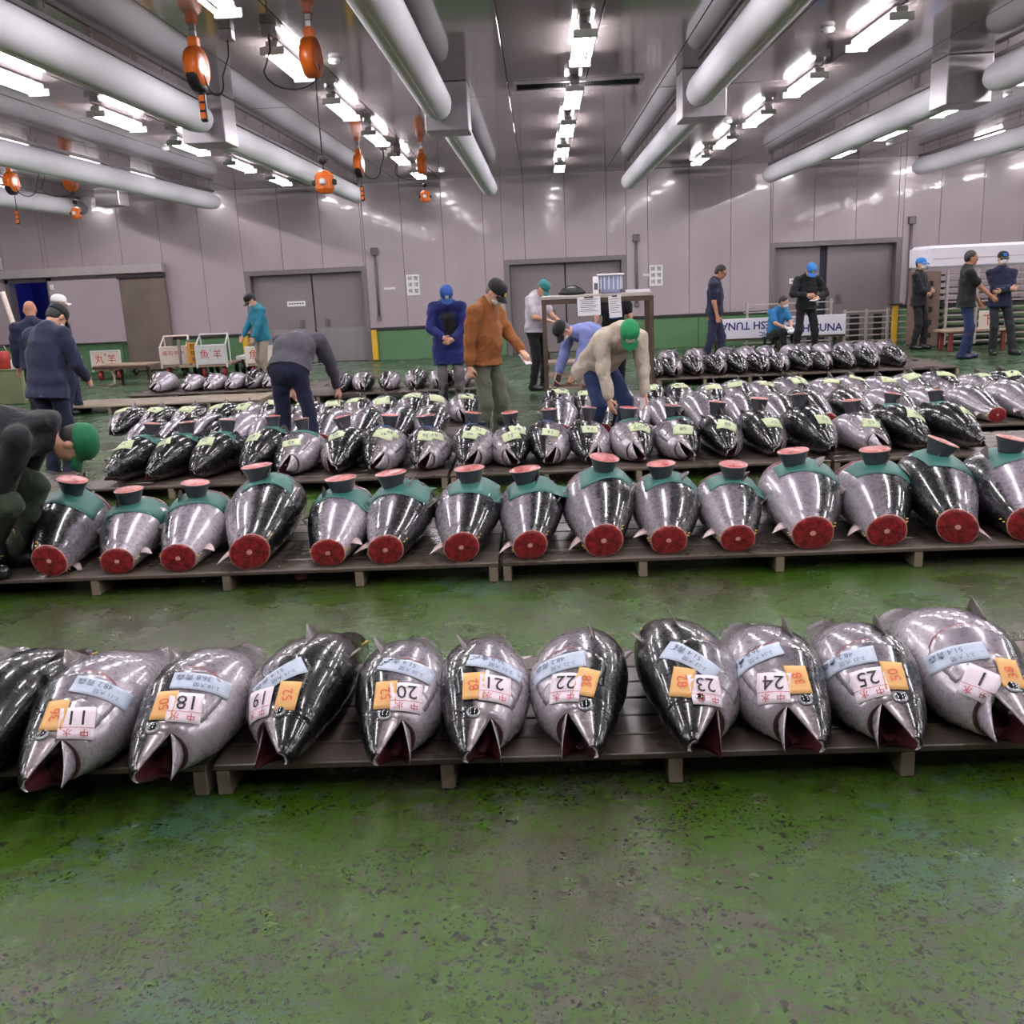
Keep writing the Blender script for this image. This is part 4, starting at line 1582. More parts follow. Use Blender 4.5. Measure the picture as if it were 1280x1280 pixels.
def grow(name, prims, vox, mat, clips=(), wrinkle=0., seed=0):
    """surface around the given shapes; clips = [(point, normal)] cuts everything on the normal's side"""
    lo = np.full(3, 1e9)
    hi = -lo
    for p in prims:
        if p['t'] == 'c':
            m = max(p['ra'], p['rb']) + .02
            l, h = np.minimum(p['a'], p['b']) - m, np.maximum(p['a'], p['b']) + m
        else:
            m = p['r'].max() + .02
            l, h = p['c'] - m, p['c'] + m
        p['lo'], p['hi'] = l - p['k'], h + p['k']
        lo, hi = np.minimum(lo, l), np.maximum(hi, h)
    lo -= 2 * vox
    n = np.ceil((hi - lo) / vox).astype(int) + 3
    D = np.full(tuple(n), .2, np.float32)
    ax = [(lo[i] + vox * np.arange(n[i])).astype(np.float32) for i in range(3)]
    for p in prims:
        i0 = np.maximum(((p['lo'] - lo) / vox).astype(int), 0)
        i1 = np.minimum(((p['hi'] - lo) / vox).astype(int) + 2, n)
        sl = tuple(slice(a, b) for a, b in zip(i0, i1))
        X, Y, Z = np.meshgrid(*[ax[i][sl[i]] for i in range(3)], indexing='ij')
        if p['t'] == 'c':
            ba = p['b'] - p['a']
            x, y, z = X - p['a'][0], Y - p['a'][1], Z - p['a'][2]
            f = 1.
            if p['flat'] is not None:
                u, f = p['flat']
                u = np.asarray(u, np.float32)
                q = (x * u[0] + y * u[1] + z * u[2]) * (1 / f - 1)
                x, y, z = x + u[0] * q, y + u[1] * q, z + u[2] * q
                f = (f + 1) / 2
            tt = np.clip((x * ba[0] + y * ba[1] + z * ba[2]) / (ba @ ba + 1e-9), 0, 1)
            d = np.sqrt((x - ba[0] * tt) ** 2 + (y - ba[1] * tt) ** 2 + (z - ba[2] * tt) ** 2) - (p['ra'] + (p['rb'] - p['ra']) * tt)
            d = d * f
        else:
            x, y, z = X - p['c'][0], Y - p['c'][1], Z - p['c'][2]
            if p['rot'] is not None:
                m = p['rot']
                x, y, z = (m[0][0] * x + m[1][0] * y + m[2][0] * z, m[0][1] * x + m[1][1] * y + m[2][1] * z, m[0][2] * x + m[1][2] * y + m[2][2] * z)
            r = p['r']
            k0 = np.sqrt((x / r[0]) ** 2 + (y / r[1]) ** 2 + (z / r[2]) ** 2)
            d = (k0 - 1) * r.min()
        o = D[sl]
        k = p['k']
        h = np.maximum(k - np.abs(o - d), 0) / k
        D[sl] = np.minimum(o, d) - h * h * k * .25
    if wrinkle:
        r = np.random.RandomState(seed)
        X, Y, Z = np.meshgrid(*ax, indexing='ij')
        w = 0
        for fr in (14, 23, 37):
            d = r.normal(size=3)
            d[2] *= .5
            d /= np.linalg.norm(d)
            d2 = r.normal(size=3)
            w = w + np.sin(fr * (X * d[0] + Y * d[1] + Z * d[2]) * 2 + 1.7 * np.sin(9 * (X * d2[0] + Y * d2[1] + Z * d2[2])) + r.uniform(0, 6)) * (14 / fr)
        D += (w * wrinkle * .5).astype(np.float32)
    for c, nn in clips:
        X, Y, Z = np.meshgrid(*ax, indexing='ij')
        D = np.maximum(D, (X - c[0]) * nn[0] + (Y - c[1]) * nn[1] + (Z - c[2]) * nn[2])
    S = D < 0
    cnt = np.zeros(tuple(n - 1), np.int8)
    for i in (0, 1):
        for j in (0, 1):
            for k in (0, 1):
                cnt += S[i:n[0] - 1 + i, j:n[1] - 1 + j, k:n[2] - 1 + k]
    act = (cnt > 0) & (cnt < 8)
    ijk = np.argwhere(act)
    idx = np.full(act.shape, -1, np.int32)
    idx[act] = np.arange(len(ijk))
    acc = np.zeros((len(ijk), 3))
    num = np.zeros(len(ijk))
    for a, b in EDG:
        a, b = np.array(a), np.array(b)
        da = D[tuple((ijk + a).T)]
        db = D[tuple((ijk + b).T)]
        m = (da < 0) != (db < 0)
        t = np.where(m, da / np.where(m, da - db, 1), 0)
        acc += m[:, None] * (a + t[:, None] * (b - a))
        num += m
    V = lo + vox * (ijk + acc / np.maximum(num, 1)[:, None])
    F = []
    for axn in range(3):
        o = [q for q in range(3) if q != axn]
        s0 = [slice(None)] * 3
        s1 = [slice(None)] * 3
        s0[axn], s1[axn] = slice(0, n[axn] - 1), slice(1, n[axn])
        ch = S[tuple(s0)] != S[tuple(s1)]
        e = np.argwhere(ch)
        e = e[(e[:, o[0]] > 0) & (e[:, o[1]] > 0) & (e[:, o[0]] < n[o[0]] - 1) & (e[:, o[1]] < n[o[1]] - 1)]
        u, v = np.zeros(3, int), np.zeros(3, int)
        u[o[0]], v[o[1]] = 1, 1
        q = np.stack([idx[tuple((e - u - v).T)], idx[tuple((e - v).T)], idx[tuple(e.T)], idx[tuple((e - u).T)]], 1)
        fl = S[tuple(e.T)] ^ (axn == 1)
        q[~fl] = q[~fl][:, ::-1]
        F.append(q)
    F = np.concatenate(F)
    F = F[(F >= 0).all(1)]
    return mesh_from(name, V.tolist(), F.tolist(), mat, None, True)


def rx(a):
    c, s = math.cos(a), math.sin(a)
    return np.array([[1, 0, 0], [0, c, -s], [0, s, c]])


def ry(a):
    c, s = math.cos(a), math.sin(a)
    return np.array([[c, 0, s], [0, 1, 0], [-s, 0, c]])


def rz_(a):
    c, s = math.cos(a), math.sin(a)
    return np.array([[c, -s, 0], [s, c, 0], [0, 0, 1]])


def ik(a, b, l1, l2, hint):
    a, b = np.asarray(a, float), np.asarray(b, float)
    d = b - a
    L = np.linalg.norm(d)
    if L > (l1 + l2) * .995:
        b = a + d / L * (l1 + l2) * .995
        d = b - a
        L = np.linalg.norm(d)
    L = max(L, abs(l1 - l2) + .02)
    u = d / np.linalg.norm(d)
    c = (l1 * l1 + L * L - l2 * l2) / (2 * l1 * L)
    s = math.sqrt(max(0, 1 - c * c))
    h = np.asarray(hint, float)
    h = h - u * (h @ u)
    h /= np.linalg.norm(h) + 1e-9
    return a + u * l1 * c + h * l1 * s, b


M_SKIN = plain('skin', (200, 152, 128), .55, var=.08, scale=12.)
M_SKIN2 = plain('tanned_skin', (178, 124, 98), .55, var=.08, scale=12.)
M_HAIR = plain('black_hair', (28, 24, 24), .5, var=.3, scale=60., bump=.4)
M_GREYHAIR = plain('grey_hair', (110, 104, 102), .6, var=.3, scale=60., bump=.4)
M_MASK = plain('white_mask', (234, 232, 236), .8, var=.03)
M_EYE = plain('dark_eye', (30, 22, 20), .2)
M_LIP = plain('lips', (150, 88, 80), .5)
M_SOLE = plain('boot_rubber', (24, 24, 28), .35, coat=.2)


def person(name_label, loc, rz, H=1.7, lean=0., curl=0., twist=0., side=0., hip=None, neck=0., nod=0., turn=0., feet=((.1, 0), (-.1, 0)), toe=(0, 0), rhand=(.26, .04, .78), lhand=(-.26, .04, .78),
           relb=(.5, -.6, 0), lelb=(-.5, -.6, 0), knee=(0, 1, 0), hands=('relax', 'relax'), skin=None, top=None, sleeve='long', hem=.1, coat=0., open_front=False, trousers=None, boots=None, boot_h=.1,
           cap=None, cap_badge=None, hair=None, mask=False, fat=1., vox=.011, collar=True, extra=None, hood=False, wrinkle=.011, bill=True):
    k = H / 1.72
    skin = skin or M_SKIN
    root = thing('person', name_label, 'person', loc, rz)
    hz = (hip if hip is not None else .94) * k
    P = np.array([0., 0., hz])
    if hip is None and lean > .5:
        P[1] -= .12 * math.sin(lean)
    elif hip is not None:
        P[1] -= .1
    Rl = ry(side) @ rx(-lean * .75)
    Ru = ry(side) @ rx(-(lean + curl * .5)) @ rz_(twist)
    C = P + Rl @ np.array([0, .0, .27]) * k
    N = C + Ru @ np.array([0, -.01, .25]) * k
    Rn = ry(side) @ rx(-(lean + curl + neck)) @ rz_(twist * .5)
    HB = N + Rn @ np.array([0, .015, .075]) * k
    Rh = rz_(turn) @ ry(side * .5) @ rx(-(lean + curl + neck + nod))
    HC = HB + Rh @ np.array([0, .02, .105]) * k
    upv = Ru @ np.array([0, 0, 1.])
    fwd = Ru @ np.array([0, 1., 0])
    rgt = Ru @ np.array([1., 0, 0])
    SH = {1: N - upv * .06 * k + rgt * .185 * k * (1 + (fat - 1) * .5), -1: N - upv * .06 * k - rgt * .185 * k * (1 + (fat - 1) * .5)}
    l1, l2 = .285 * k, .25 * k
    arms = {}
    for s, tgt, hint in ((1, rhand, relb), (-1, lhand, lelb)):
        E, Wp = ik(SH[s], np.array(tgt) * k, l1, l2, np.array(hint))
        arms[s] = (SH[s], E, Wp)
    legs = {}
    lf, lt = .43 * k, .42 * k
    for s, ft, tw in ((1, feet[0], toe[0]), (-1, feet[1], toe[1])):
        hj = P + np.array([s * .092 * k, 0, -.02 * k])
        zf = ft[2] if len(ft) > 2 else 0.
        an = np.array([ft[0] * k, ft[1] * k - .02, .085 * k + zf])
        K, an = ik(hj, an, lf, lt, np.array(knee) + np.array([s * .12, 0, 0]))
        legs[s] = (hj, K, an, tw)
    # ---------------- skin: head, neck, arms with hands, trunk and legs in one surface
    b = []
    hm = Rh
    hp = lambda x, y, z: HC + Rh @ (np.array([x, y, z]) * k)
    b.append(ball(hp(0, -.008, .022), np.array([.076, .094, .092]) * k, hm, .02))
    b.append(ball(hp(0, .022, -.05), np.array([.058, .068, .066]) * k, hm, .04))
    b.append(ball(hp(0, .045, -.085), np.array([.032, .034, .024]) * k, hm, .03))
    b.append(cone(hp(0, .082, .01), hp(0, .101, -.028), .009 * k, .014 * k, None, .012))
    b.append(ball(hp(0, .076, .022), np.array([.05, .014, .011]) * k, hm, .02))
    for s in (1, -1):
        b.append(ball(hp(s * .077, -.008, -.018), np.array([.011, .02, .032]) * k, hm, .01))
        b.append(ball(hp(s * .036, .066, -.03), np.array([.02, .016, .016]) * k, hm, .02))
    b.append(cone(N - upv * .03 * k, HB + Rh @ np.array([0, .0, .04]) * k, .06 * k, .053 * k))
    b.append(cone(C, N - upv * .08 * k, .125 * k, .115 * k, (fwd, .68), .05))
    b.append(cone(P + Rl @ np.array([0, .02, .02]) * k, C, .1 * k, .12 * k, (Rl @ np.array([0, 1., 0]), .7), .05))
    fins = {}
    for s in (1, -1):
        A, E, Wp = arms[s]
        b.append(cone(A, E, .047 * k, .04 * k))
        b.append(cone(E, Wp, .04 * k, .028 * k))
        d = (Wp - E) / np.linalg.norm(Wp - E)
        inn = -rgt * s
        nrm = inn - d * (inn @ d)
        if hands[0 if s == 1 else 1] == 'up':
            nrm = np.array([0, 0, -1.]) - d * (-d[2])
        nrm /= np.linalg.norm(nrm) + 1e-9                      # palm faces this way
        sd = np.cross(d, nrm)
        if sd @ fwd < 0:
            sd = -sd
        fins[s] = (Wp, d, nrm, sd)
        b.append(cone(Wp, Wp + d * .075 * k, .031 * k, .04 * k, (nrm, .5), .015))
        curl_ = {'relax': .35, 'fist': 1.35, 'flat': .1, 'up': .45, 'hold': .8}[hands[0 if s == 1 else 1]]
        for j, (off, ln) in enumerate(((.031, .066), (.0105, .075), (-.0105, .07), (-.031, .056))):
            q = Wp + d * (.088 - abs(off) * .25) * k + sd * off * k
            dd = d
            for seg in range(2):
                a = curl_ * (.7 + .25 * seg) + .06 * j
                dd = dd * math.cos(a) + nrm * math.sin(a)
                dd /= np.linalg.norm(dd)
                q2 = q + dd * ln * (.55 if seg == 0 else .5) * k
                b.append(cone(q, q2, (.0102 - .001 * seg) * k, (.0095 - .0015 * seg) * k, None, .003))
                q = q2
        q = Wp + d * .02 * k + sd * .026 * k
        q2 = q + (d * .62 + sd * .7 + nrm * .3) * .045 * k
        b.append(cone(q, q2, .013 * k, .0105 * k, None, .008))
        b.append(cone(q2, q2 + (d * .85 + nrm * .45 + sd * .1) * .035 * k, .0105 * k, .008 * k, None, .004))
        hj, K, an, tw = legs[s]
        b.append(cone(hj, K, .07 * k, .048 * k))
        b.append(cone(K, an, .048 * k, .036 * k))
        ft = np.array([math.sin(tw), math.cos(tw), 0])
        b.append(cone(an + V3(0, 0, -.04), an + ft * .12 * k + V3(0, 0, -.05), .03, .026, None, .02))
    obj('body', grow('body', b, min(vox, .009), skin), root)
    # face
    if not cap or True:
        for s in (1, -1):
            e = MB().lathe([(.0115 * k, -.004), (.010 * k, .003), (.006 * k, .006), (.001, .007)], n=10)
            m4 = Matrix(((*Rh[0],), (*Rh[1],), (*Rh[2],))).to_4x4() @ Matrix.Rotation(-math.pi / 2, 4, 'X')
            o = e.build('eye', M_EYE, root, True)
            p = hp(s * .031, .0805, -.004)
            o.matrix_local = Matrix.Translation(p) @ m4 @ Matrix.Diagonal((1.25, .6, 1, 1))
    if not mask:
        o = MB().box((0, 0, 0), (.04 * k, .012, .009 * k), 0, .003).build('mouth', M_LIP, root)
        o.matrix_local = Matrix.Translation(hp(0, .083, -.062)) @ Matrix(((*Rh[0],), (*Rh[1],), (*Rh[2],))).to_4x4()
    # ---------------- trousers
    tr = [ball(P + Rl @ np.array([0, -.005, 0]) * k, np.array([.158 * fat, .125 * fat, .12]) * k, Rl, .05)]
    for s in (1, -1):
        hj, K, an, tw = legs[s]
        tr.append(cone(hj, K, .084 * k * (1 + (fat - 1) * .6), .068 * k, None, .04))
        tr.append(cone(K, an + (an - K) / np.linalg.norm(an - K) * -.0, .07 * k, .062 * k, None, .03))
    wl = P + Rl @ np.array([0, 0, .1]) * k
    obj('trousers', grow('trousers', tr, vox, trousers, [(wl, Rl @ np.array([0, 0, 1.]))] if lean < .7 and hip is None else [], wrinkle, 3), root)
    # ---------------- boots
    for s in (1, -1):
        hj, K, an, tw = legs[s]
        ft = np.array([math.sin(tw), math.cos(tw), 0])
        up = (K - an) / np.linalg.norm(K - an)
        bz = an[2] - .085 * k
        bp = [cone(an + np.array([0, 0, -.035]) - ft * .035 * k, an + np.array([0, 0, -.05]) + ft * .14 * k, .05 * k, .042 * k, None, .03), cone(an + np.array([0, 0, -.03]), an + up * boot_h * k, .058 * k, .068 * k if boot_h > .15 else .055 * k, None, .03)]
        obj('boot', grow('boot', bp, min(vox, .01), boots or M_SOLE, [(np.array([0, 0, bz]), np.array([0, 0, -1.])), (an + up * boot_h * k, up)]), root)
    # ---------------- upper garment
    Fl = Rl @ np.array([0, 1., 0])
    g = [cone(C + upv * .02 * k, N - upv * .09 * k, .175 * k * fat, .15 * k * fat, (fwd, .72), .05), cone(P + Rl @ np.array([0, 0, .02]) * k, C, .172 * k * fat, .172 * k * fat, (Fl, .76), .05)]
    dn = Rl @ np.array([0, 0, -1.])
    g.append(cone(P, P + dn * (hem + .02) * k, .178 * k * fat, (.2 + coat * .06) * k * fat, (Fl, .8), .04))
    if coat:
        dz = np.array([0, 0, -1.]) * .6 + dn * .4
        g.append(cone(P, P + dz * coat * k, .18 * k * fat, .2 * k * fat, (Fl, .8), .04))
        for s in (1, -1):
            g.append(cone(legs[s][0], legs[s][0] + (legs[s][1] - legs[s][0]) * .95, .115 * k, .12 * k, None, .06))
    if fat > 1.05:
        g.append(ball(C + Rl @ np.array([0, .06, -.1]) * k, np.array([.15, .12, .15]) * k, Rl, .06))
    g.append(cone(SH[1] - rgt * .03 * k, N - upv * .03 * k, .062 * k, .07 * k, None, .05))
    g.append(cone(SH[-1] + rgt * .03 * k, N - upv * .03 * k, .062 * k, .07 * k, None, .05))
    g.append(cone(N - upv * .1 * k, N + upv * .005 * k, .105 * k, .07 * k, None, .04))
    for s in (1, -1):
        A, E, Wp = arms[s]
        if sleeve == 'long':
            g.append(cone(A, E, .073 * k * fat, .062 * k, None, .03))
            d = (Wp - E) / np.linalg.norm(Wp - E)
            g.append(cone(E, Wp - d * .035 * k, .062 * k, .049 * k, None, .02))
        else:
            g.append(cone(A, A + (E - A) * .72, .075 * k, .068 * k, None, .03))
    if collar:
        g.append(cone(N + upv * -.02 * k, N + Rn @ np.array([0, .005, .035]) * k, .075 * k, .068 * k, None, .015))
    if hood:
        g.append(ball(N + Rn @ np.array([0, -.08, .0]) * k, np.array([.13, .075, .1]) * k, Rn, .03))
    clips = []
    if not coat:
        clips.append((P + dn * hem * k, dn))
    else:
        clips.append((P + np.array([0, 0, -1.]) * coat * .9 * k, np.array([0, 0, -1.])))
    obj('jacket' if sleeve == 'long' else 'shirt', grow('garment', g, vox, top, clips, wrinkle, 5), root)
    # ---------------- head gear
    R4 = Matrix(((*Rh[0],), (*Rh[1],), (*Rh[2],))).to_4x4()
    HM = Matrix.Translation(HC) @ R4 @ Matrix.Scale(k, 4)
    if cap:
        m = MB()
        prof = [(.0945, .012), (.0965, .03), (.094, .06), (.083, .09), (.06, .111), (.03, .121), (.004, .124)]
        m.lathe(prof, (0, -.01, 0), 24, sx=.93, sy=1.13)
        co = obj('cap', m.mesh('cap', cap, True), root)
        co.matrix_local = HM
        if bill:
            m = MB()
            vs, fs = [], []
            for i in range(9):
                a = (i / 8 - .5) * 2
                for q in range(4):
                    y = .088 + q * .026 * (1 - .3 * a * a) - .03 * a * a
                    x = a * .078 * (1 - .03 * q)
                    z = .022 - .012 * q * .6 - .022 * a * a
                    vs.append((x, y, z))
            for i in range(8):
                for q in range(3):
                    fs.append((i * 4 + q, i * 4 + q + 1, i * 4 + q + 5, i * 4 + q + 4))
            nn = len(vs)
            vs += [(x, y, z - .006) for x, y, z in vs]
            fs += [tuple(q + nn for q in f[::-1]) for f in fs]
            rim = [0, 1, 2, 3] + [i * 4 + 3 for i in range(1, 9)] + [34, 33, 32] + [i * 4 for i in range(7, 0, -1)]
            for p, q in zip(rim, rim[1:] + rim[:1]):
                fs.append((p, p + nn, q + nn, q))
            obj('visor', mesh_from('visor', vs, fs, cap, None, True), co)
        if cap_badge:
            bm_, (bw, bh) = cap_badge
            vs, fs = [], []
            for i in range(7):
                a = (i / 6 - .5) * bw / .1
                for j in range(3):
                    z = .034 + bh * j / 2
                    rr = 1.04 - .12 * (j / 2) * (bh / .06)
                    vs.append((.09 * rr * math.sin(a), -.01 + .109 * rr * math.cos(a) + .002, z))
            for i in range(6):
                for j in range(2):
                    fs.append((i * 3 + j, i * 3 + j + 1, i * 3 + j + 4, i * 3 + j + 3))
            obj('badge', mesh_from('badge', vs, fs, bm_, None, True), co)
    if hair:
        hr = [ball(hp(0, -.016, .026), np.array([.083, .096, .096]) * k, hm, .01), ball(hp(0, -.05, -.03), np.array([.06, .05, .06]) * k, hm, .03)]
        cl = [(hp(0, .03, .02), Rh @ np.array([0, .82, -.57])), (hp(0, 0, -.075), Rh @ np.array([0, 0, -1.]))]
        if cap:
            cl.append((hp(0, 0, .03), Rh @ np.array([0, 0, 1.])))
        obj('hair', grow('hair', hr, .008, hair, cl), root)
    if mask:
        mk = [ball(hp(0, .042, -.05), np.array([.06, .062, .056]) * k, hm, .01), ball(hp(0, .075, -.045), np.array([.03, .036, .04]) * k, hm, .03)]
        mo = obj('mask', grow('mask', mk, .007, M_MASK, [(hp(0, .03, 0), Rh @ np.array([0, -1., .0])), (hp(0, .0, -.008), Rh @ np.array([0, .0, 1.]))]), root)
        st = MB()
        for s in (1, -1):
            st.tube([hp(s * .055, .05, -.035), hp(s * .076, .01, -.02), hp(s * .084, -.02, -.01)], .0022, 5)
        st.build('ear_loops', M_MASK, mo)
    return dict(root=root, arms=arms, fins=fins, N=N, C=C, P=P, HC=HC, Rh=Rh, Ru=Ru, Rl=Rl, k=k, hp=hp, fwd=fwd, upv=upv, rgt=rgt, legs=legs)


def held(p, s, name, label, cat, d, mat, off=.06, tilt=None):
    """a thing held in a hand: stays a thing of its own"""
    Wp, dd, nrm, sd = p['fins'][s]
    M = Matrix.Translation(p['root'].location) @ Matrix.Rotation(p['root'].rotation_euler[2], 4, 'Z')
    c = Wp + dd * (.075 + off * .3) + nrm * .026
    o = MB().box((0, 0, 0), d, 0, .004).build(name, mat)
    B = Matrix((Vector(sd), Vector(dd), Vector(nrm))).transposed().to_4x4()
    o.matrix_world = M @ Matrix.Translation(Vector(c)) @ B
    return tag(o, label, cat)


def facing(dx, dy):
    """turn so that the figure looks along (dx, dy)"""
    return math.atan2(-dx, dy)


C_BROWN = cloth('brown_canvas', (134, 80, 40), .8, .6)
C_OLIVE = cloth('olive_cotton', (92, 96, 82), .85)
C_BEIGE = cloth('beige_canvas', (188, 176, 160), .85, .6)
C_JEANS = cloth('dark_blue_jeans', (34, 48, 84), .85)
C_GREYSW = cloth('charcoal_knit', (70, 68, 76), .9)
C_NAVY = cloth('navy_cloth', (38, 42, 66), .8)
C_NAVYP = cloth('navy_trouser_cloth', (30, 34, 58), .85)
C_BLACK = cloth('black_cloth', (28, 28, 32), .85)
C_BLACK2 = cloth('washed_black_cloth', (44, 44, 50), .85)
C_BLUE = cloth('royal_blue_cloth', (24, 30, 92), .75)
C_LBLUE = cloth('light_blue_shirt_cloth', (120, 130, 184), .8)
C_WHITE = cloth('pale_grey_shirt_cloth', (192, 184, 194), .8)
C_TEAL = cloth('teal_jacket_cloth', (32, 112, 134), .7)
C_SKY = cloth('sky_blue_cloth', (46, 116, 168), .8)
C_GREYP = cloth('grey_trouser_cloth', (104, 98, 102), .85)
C_BEIGEP = cloth('stone_trouser_cloth', (150, 136, 122), .85)
C_DGREEN = cloth('dark_green_waders_cloth', (50, 62, 46), .7)
K_GREEN = cloth('green_cap_cloth', (30, 128, 78), .7, .1)
K_DGREEN = cloth('deep_green_cap_cloth', (18, 98, 62), .7, .1)
K_TEAL = cloth('teal_cap_cloth', (40, 116, 116), .7, .1)
K_BLACK = cloth('black_cap_cloth', (24, 24, 30), .7, .1)
K_BLUE = cloth('blue_cap_cloth', (38, 76, 140), .7, .1)
K_BLUE2 = cloth('bright_blue_cap_cloth', (52, 118, 190), .7, .1)
K_WHITE = plain('white_cap_cloth', (228, 226, 230), .8)
M_NAVYBOOT = plain('navy_boot_rubber', (30, 36, 66), .4)
M_BADGEW = plain('white_badge', (222, 226, 220), .7)
M_BADGEY = plain('yellow_badge', (214, 186, 70), .7)
M_PHONE = plain('phone_case', (226, 214, 220), .4)
M_DPHONE = plain('dark_phone', (40, 34, 40), .3)


def G(u, v, y):
    p = aty(u, v, y)
    return p


def at_ground(u, v, y, z=0.):
    p = aty(u, v, y)
    return (p.x, p.y, z)


# --- nearest: crouching at the left edge on the second row pallet
g = at_ground(-14, 700, 5.42, PALLET_H)
pc = person('man in black jacket and green cap bent double over the fish at the left edge', g, facing(1, .12), 1.8, lean=1.62, curl=.35, neck=-.25, nod=-.15, hip=.72, feet=((.12, .0), (-.13, .12)), knee=(0, 1, .2), rhand=(.05, .12, .3), lhand=(-.2, .2, .3), relb=(.3, -.6, .3), lelb=(-.3, -.6, .3),
            top=C_BLACK, trousers=C_DGREEN, boots=M_SOLE, boot_h=.4, cap=K_DGREEN, hair=M_HAIR, vox=.011, hood=True, fat=1.1, hands=('relax', 'relax'))
# --- brown jacket
pb = person('man in brown jacket and black cap in the aisle, looking at a pale phone', at_ground(612, 560, 9.7), facing(.86, -.5), 1.72, lean=.06, curl=.15, neck=.25, nod=.3, rhand=(.27, -.02, .78), lhand=(-.12, .36, 1.0), feet=((.1, -.02), (-.11, .06)), lelb=(-.6, -.5, -.3),
            top=C_BROWN, trousers=C_OLIVE, boots=M_NAVYBOOT, boot_h=.25, cap=K_BLACK, cap_badge=(M_BADGEY, (.035, .035)), mask=True, hair=M_GREYHAIR, hands=('fist', 'up'), vox=.01, fat=1.06, hem=.06)
held(pb, -1, 'phone', 'pale phone in the hand of the man in the brown jacket', 'phone', (.078, .15, .012), M_PHONE)
# --- beige jacket
pe = person('man in beige hooded jacket and bright green cap bending over the fish', at_ground(757, 545, 9.3), facing(.5, -.87), 1.74, lean=1.12, curl=.35, neck=-.25, nod=-.1, turn=-.55, hip=.86, feet=((.16, -.02), (-.17, .02)), rhand=(.2, .42, .3), lhand=(-.16, .46, .36), relb=(.5, -.3, .2), lelb=(-.5, -.3, .2),
            top=C_BEIGE, trousers=C_JEANS, boots=M_SOLE, boot_h=.2, cap=K_GREEN, cap_badge=(M_BADGEW, (.1, .05)), hair=M_GREYHAIR, vox=.01, hood=True, fat=1.14, hem=.16, hands=('relax', 'relax'))
held(pe, -1, 'folded_paper', 'folded white paper in the hand of the man in the beige jacket', 'paper', (.07, .11, .006), M_PAPER)
# --- light blue shirt
pl_ = person('man in light blue shirt and black cap leaning down beside the tall desk', at_ground(752, 515, 12.0), facing(-.85, -.5), 1.7, lean=1.32, curl=.25, neck=-.35, nod=-.05, hip=.86, feet=((.1, .0), (-.12, .04)), rhand=(.18, .56, .42), lhand=(-.14, .52, .5), relb=(.6, -.3, .1), lelb=(-.6, -.3, .1),
             top=C_LBLUE, trousers=C_NAVYP, boots=M_SOLE, boot_h=.2, cap=K_BLACK, mask=True, hair=M_GREYHAIR, vox=.011, hands=('hold', 'hold'))
held(pl_, 1, 'phone', 'dark phone in the hand of the man in the light blue shirt', 'phone', (.075, .15, .012), M_DPHONE)
# --- pale shirt at the back of the aisle
pw = person('man in pale short sleeved shirt and teal cap standing left of the tall desk', at_ground(672, 487, 15.), facing(.8, -.45), 1.68, lean=.05, curl=.15, neck=.3, nod=.35, rhand=(.1, .32, 1.08), lhand=(-.06, .36, 1.1), feet=((.1, 0), (-.11, .08)), relb=(.7, -.4, -.3), lelb=(-.7, -.4, -.3),
            top=C_WHITE, sleeve='short', trousers=C_BLACK, boots=M_SOLE, boot_h=.08, cap=K_TEAL, cap_badge=(M_BADGEW, (.05, .04)), hair=M_GREYHAIR, fat=1.12, hem=.03, hands=('up', 'up'))
held(pw, -1, 'phone', 'dark phone in the hands of the man in the pale shirt', 'phone', (.075, .15, .012), M_DPHONE)
# --- behind the desk
pd = person('person in black T-shirt with a blue lanyard standing behind the tall desk', at_ground(768, 470, 14.6), facing(.05, -1), 1.66, lean=.08, nod=.3, rhand=(.28, .1, .86), lhand=(-.3, .08, .8), top=C_BLACK, sleeve='short', trousers=C_BLACK, boots=M_SOLE, hair=M_HAIR, hem=.08)
lb = MB()
for s in (1, -1):
    q = pd['N'] + pd['fwd'] * .02
    lb.tube([q + pd['rgt'] * s * .075, q + pd['fwd'] * .1 + pd['rgt'] * s * .06 - pd['upv'] * .07, q + pd['fwd'] * .125 - pd['upv'] * .25], .008, 6)
lb.box(tuple(pd['N'] + pd['fwd'] * .15 - pd['upv'] * .3), (.1, .01, .08))
lb.build('lanyard', plain('blue_lanyard', (40, 84, 180), .6), pd['root'])
# --- blue coat
pk = person('man in long royal blue coat and blue cap looking down at his hands', at_ground(566, 512, 13.), facing(.12, -1), 1.7, lean=.2, curl=.25, neck=.2, nod=.2, rhand=(.07, .3, 1.0), lhand=(-.04, .3, .98), feet=((.11, 0), (-.11, .05)), relb=(.8, -.3, -.3), lelb=(-.8, -.3, -.3),
            top=C_BLUE, coat=.34, trousers=C_GREYP, boots=M_SOLE, boot_h=.3, cap=K_BLUE, cap_badge=(M_BADGEW, (.055, .055)), mask=True, hands=('hold', 'hold'))
ap = [cone(pk['C'] + pk['upv'] * .06, pk['C'] - pk['upv'] * .22, .12, .12, (pk['fwd'], .6), .03)]
obj('dark_undershirt', grow('dark_undershirt', [cone(q['a'] + pk['fwd'] * .062, q['b'] + pk['fwd'] * .07, .11, .115, (pk['fwd'], .8), .03) for q in ap], .011, C_BLACK), pk['root'])
# --- charcoal sweater, seen from behind
person('man in charcoal sweater and navy trousers bending away, seen from behind', at_ground(374, 550, 9.2), facing(.1, 1), 1.72, lean=1.08, curl=.3, neck=.4, nod=.1, feet=((.17, 0), (-.17, .03)), rhand=(.3, .5, .62), lhand=(-.22, .55, .6), top=C_GREYSW, trousers=C_NAVYP, boots=M_SOLE, boot_h=.12, hair=M_HAIR,
       vox=.01, fat=1.12, hem=.02, relb=(1, -.2, 0), lelb=(-1, -.2, 0))
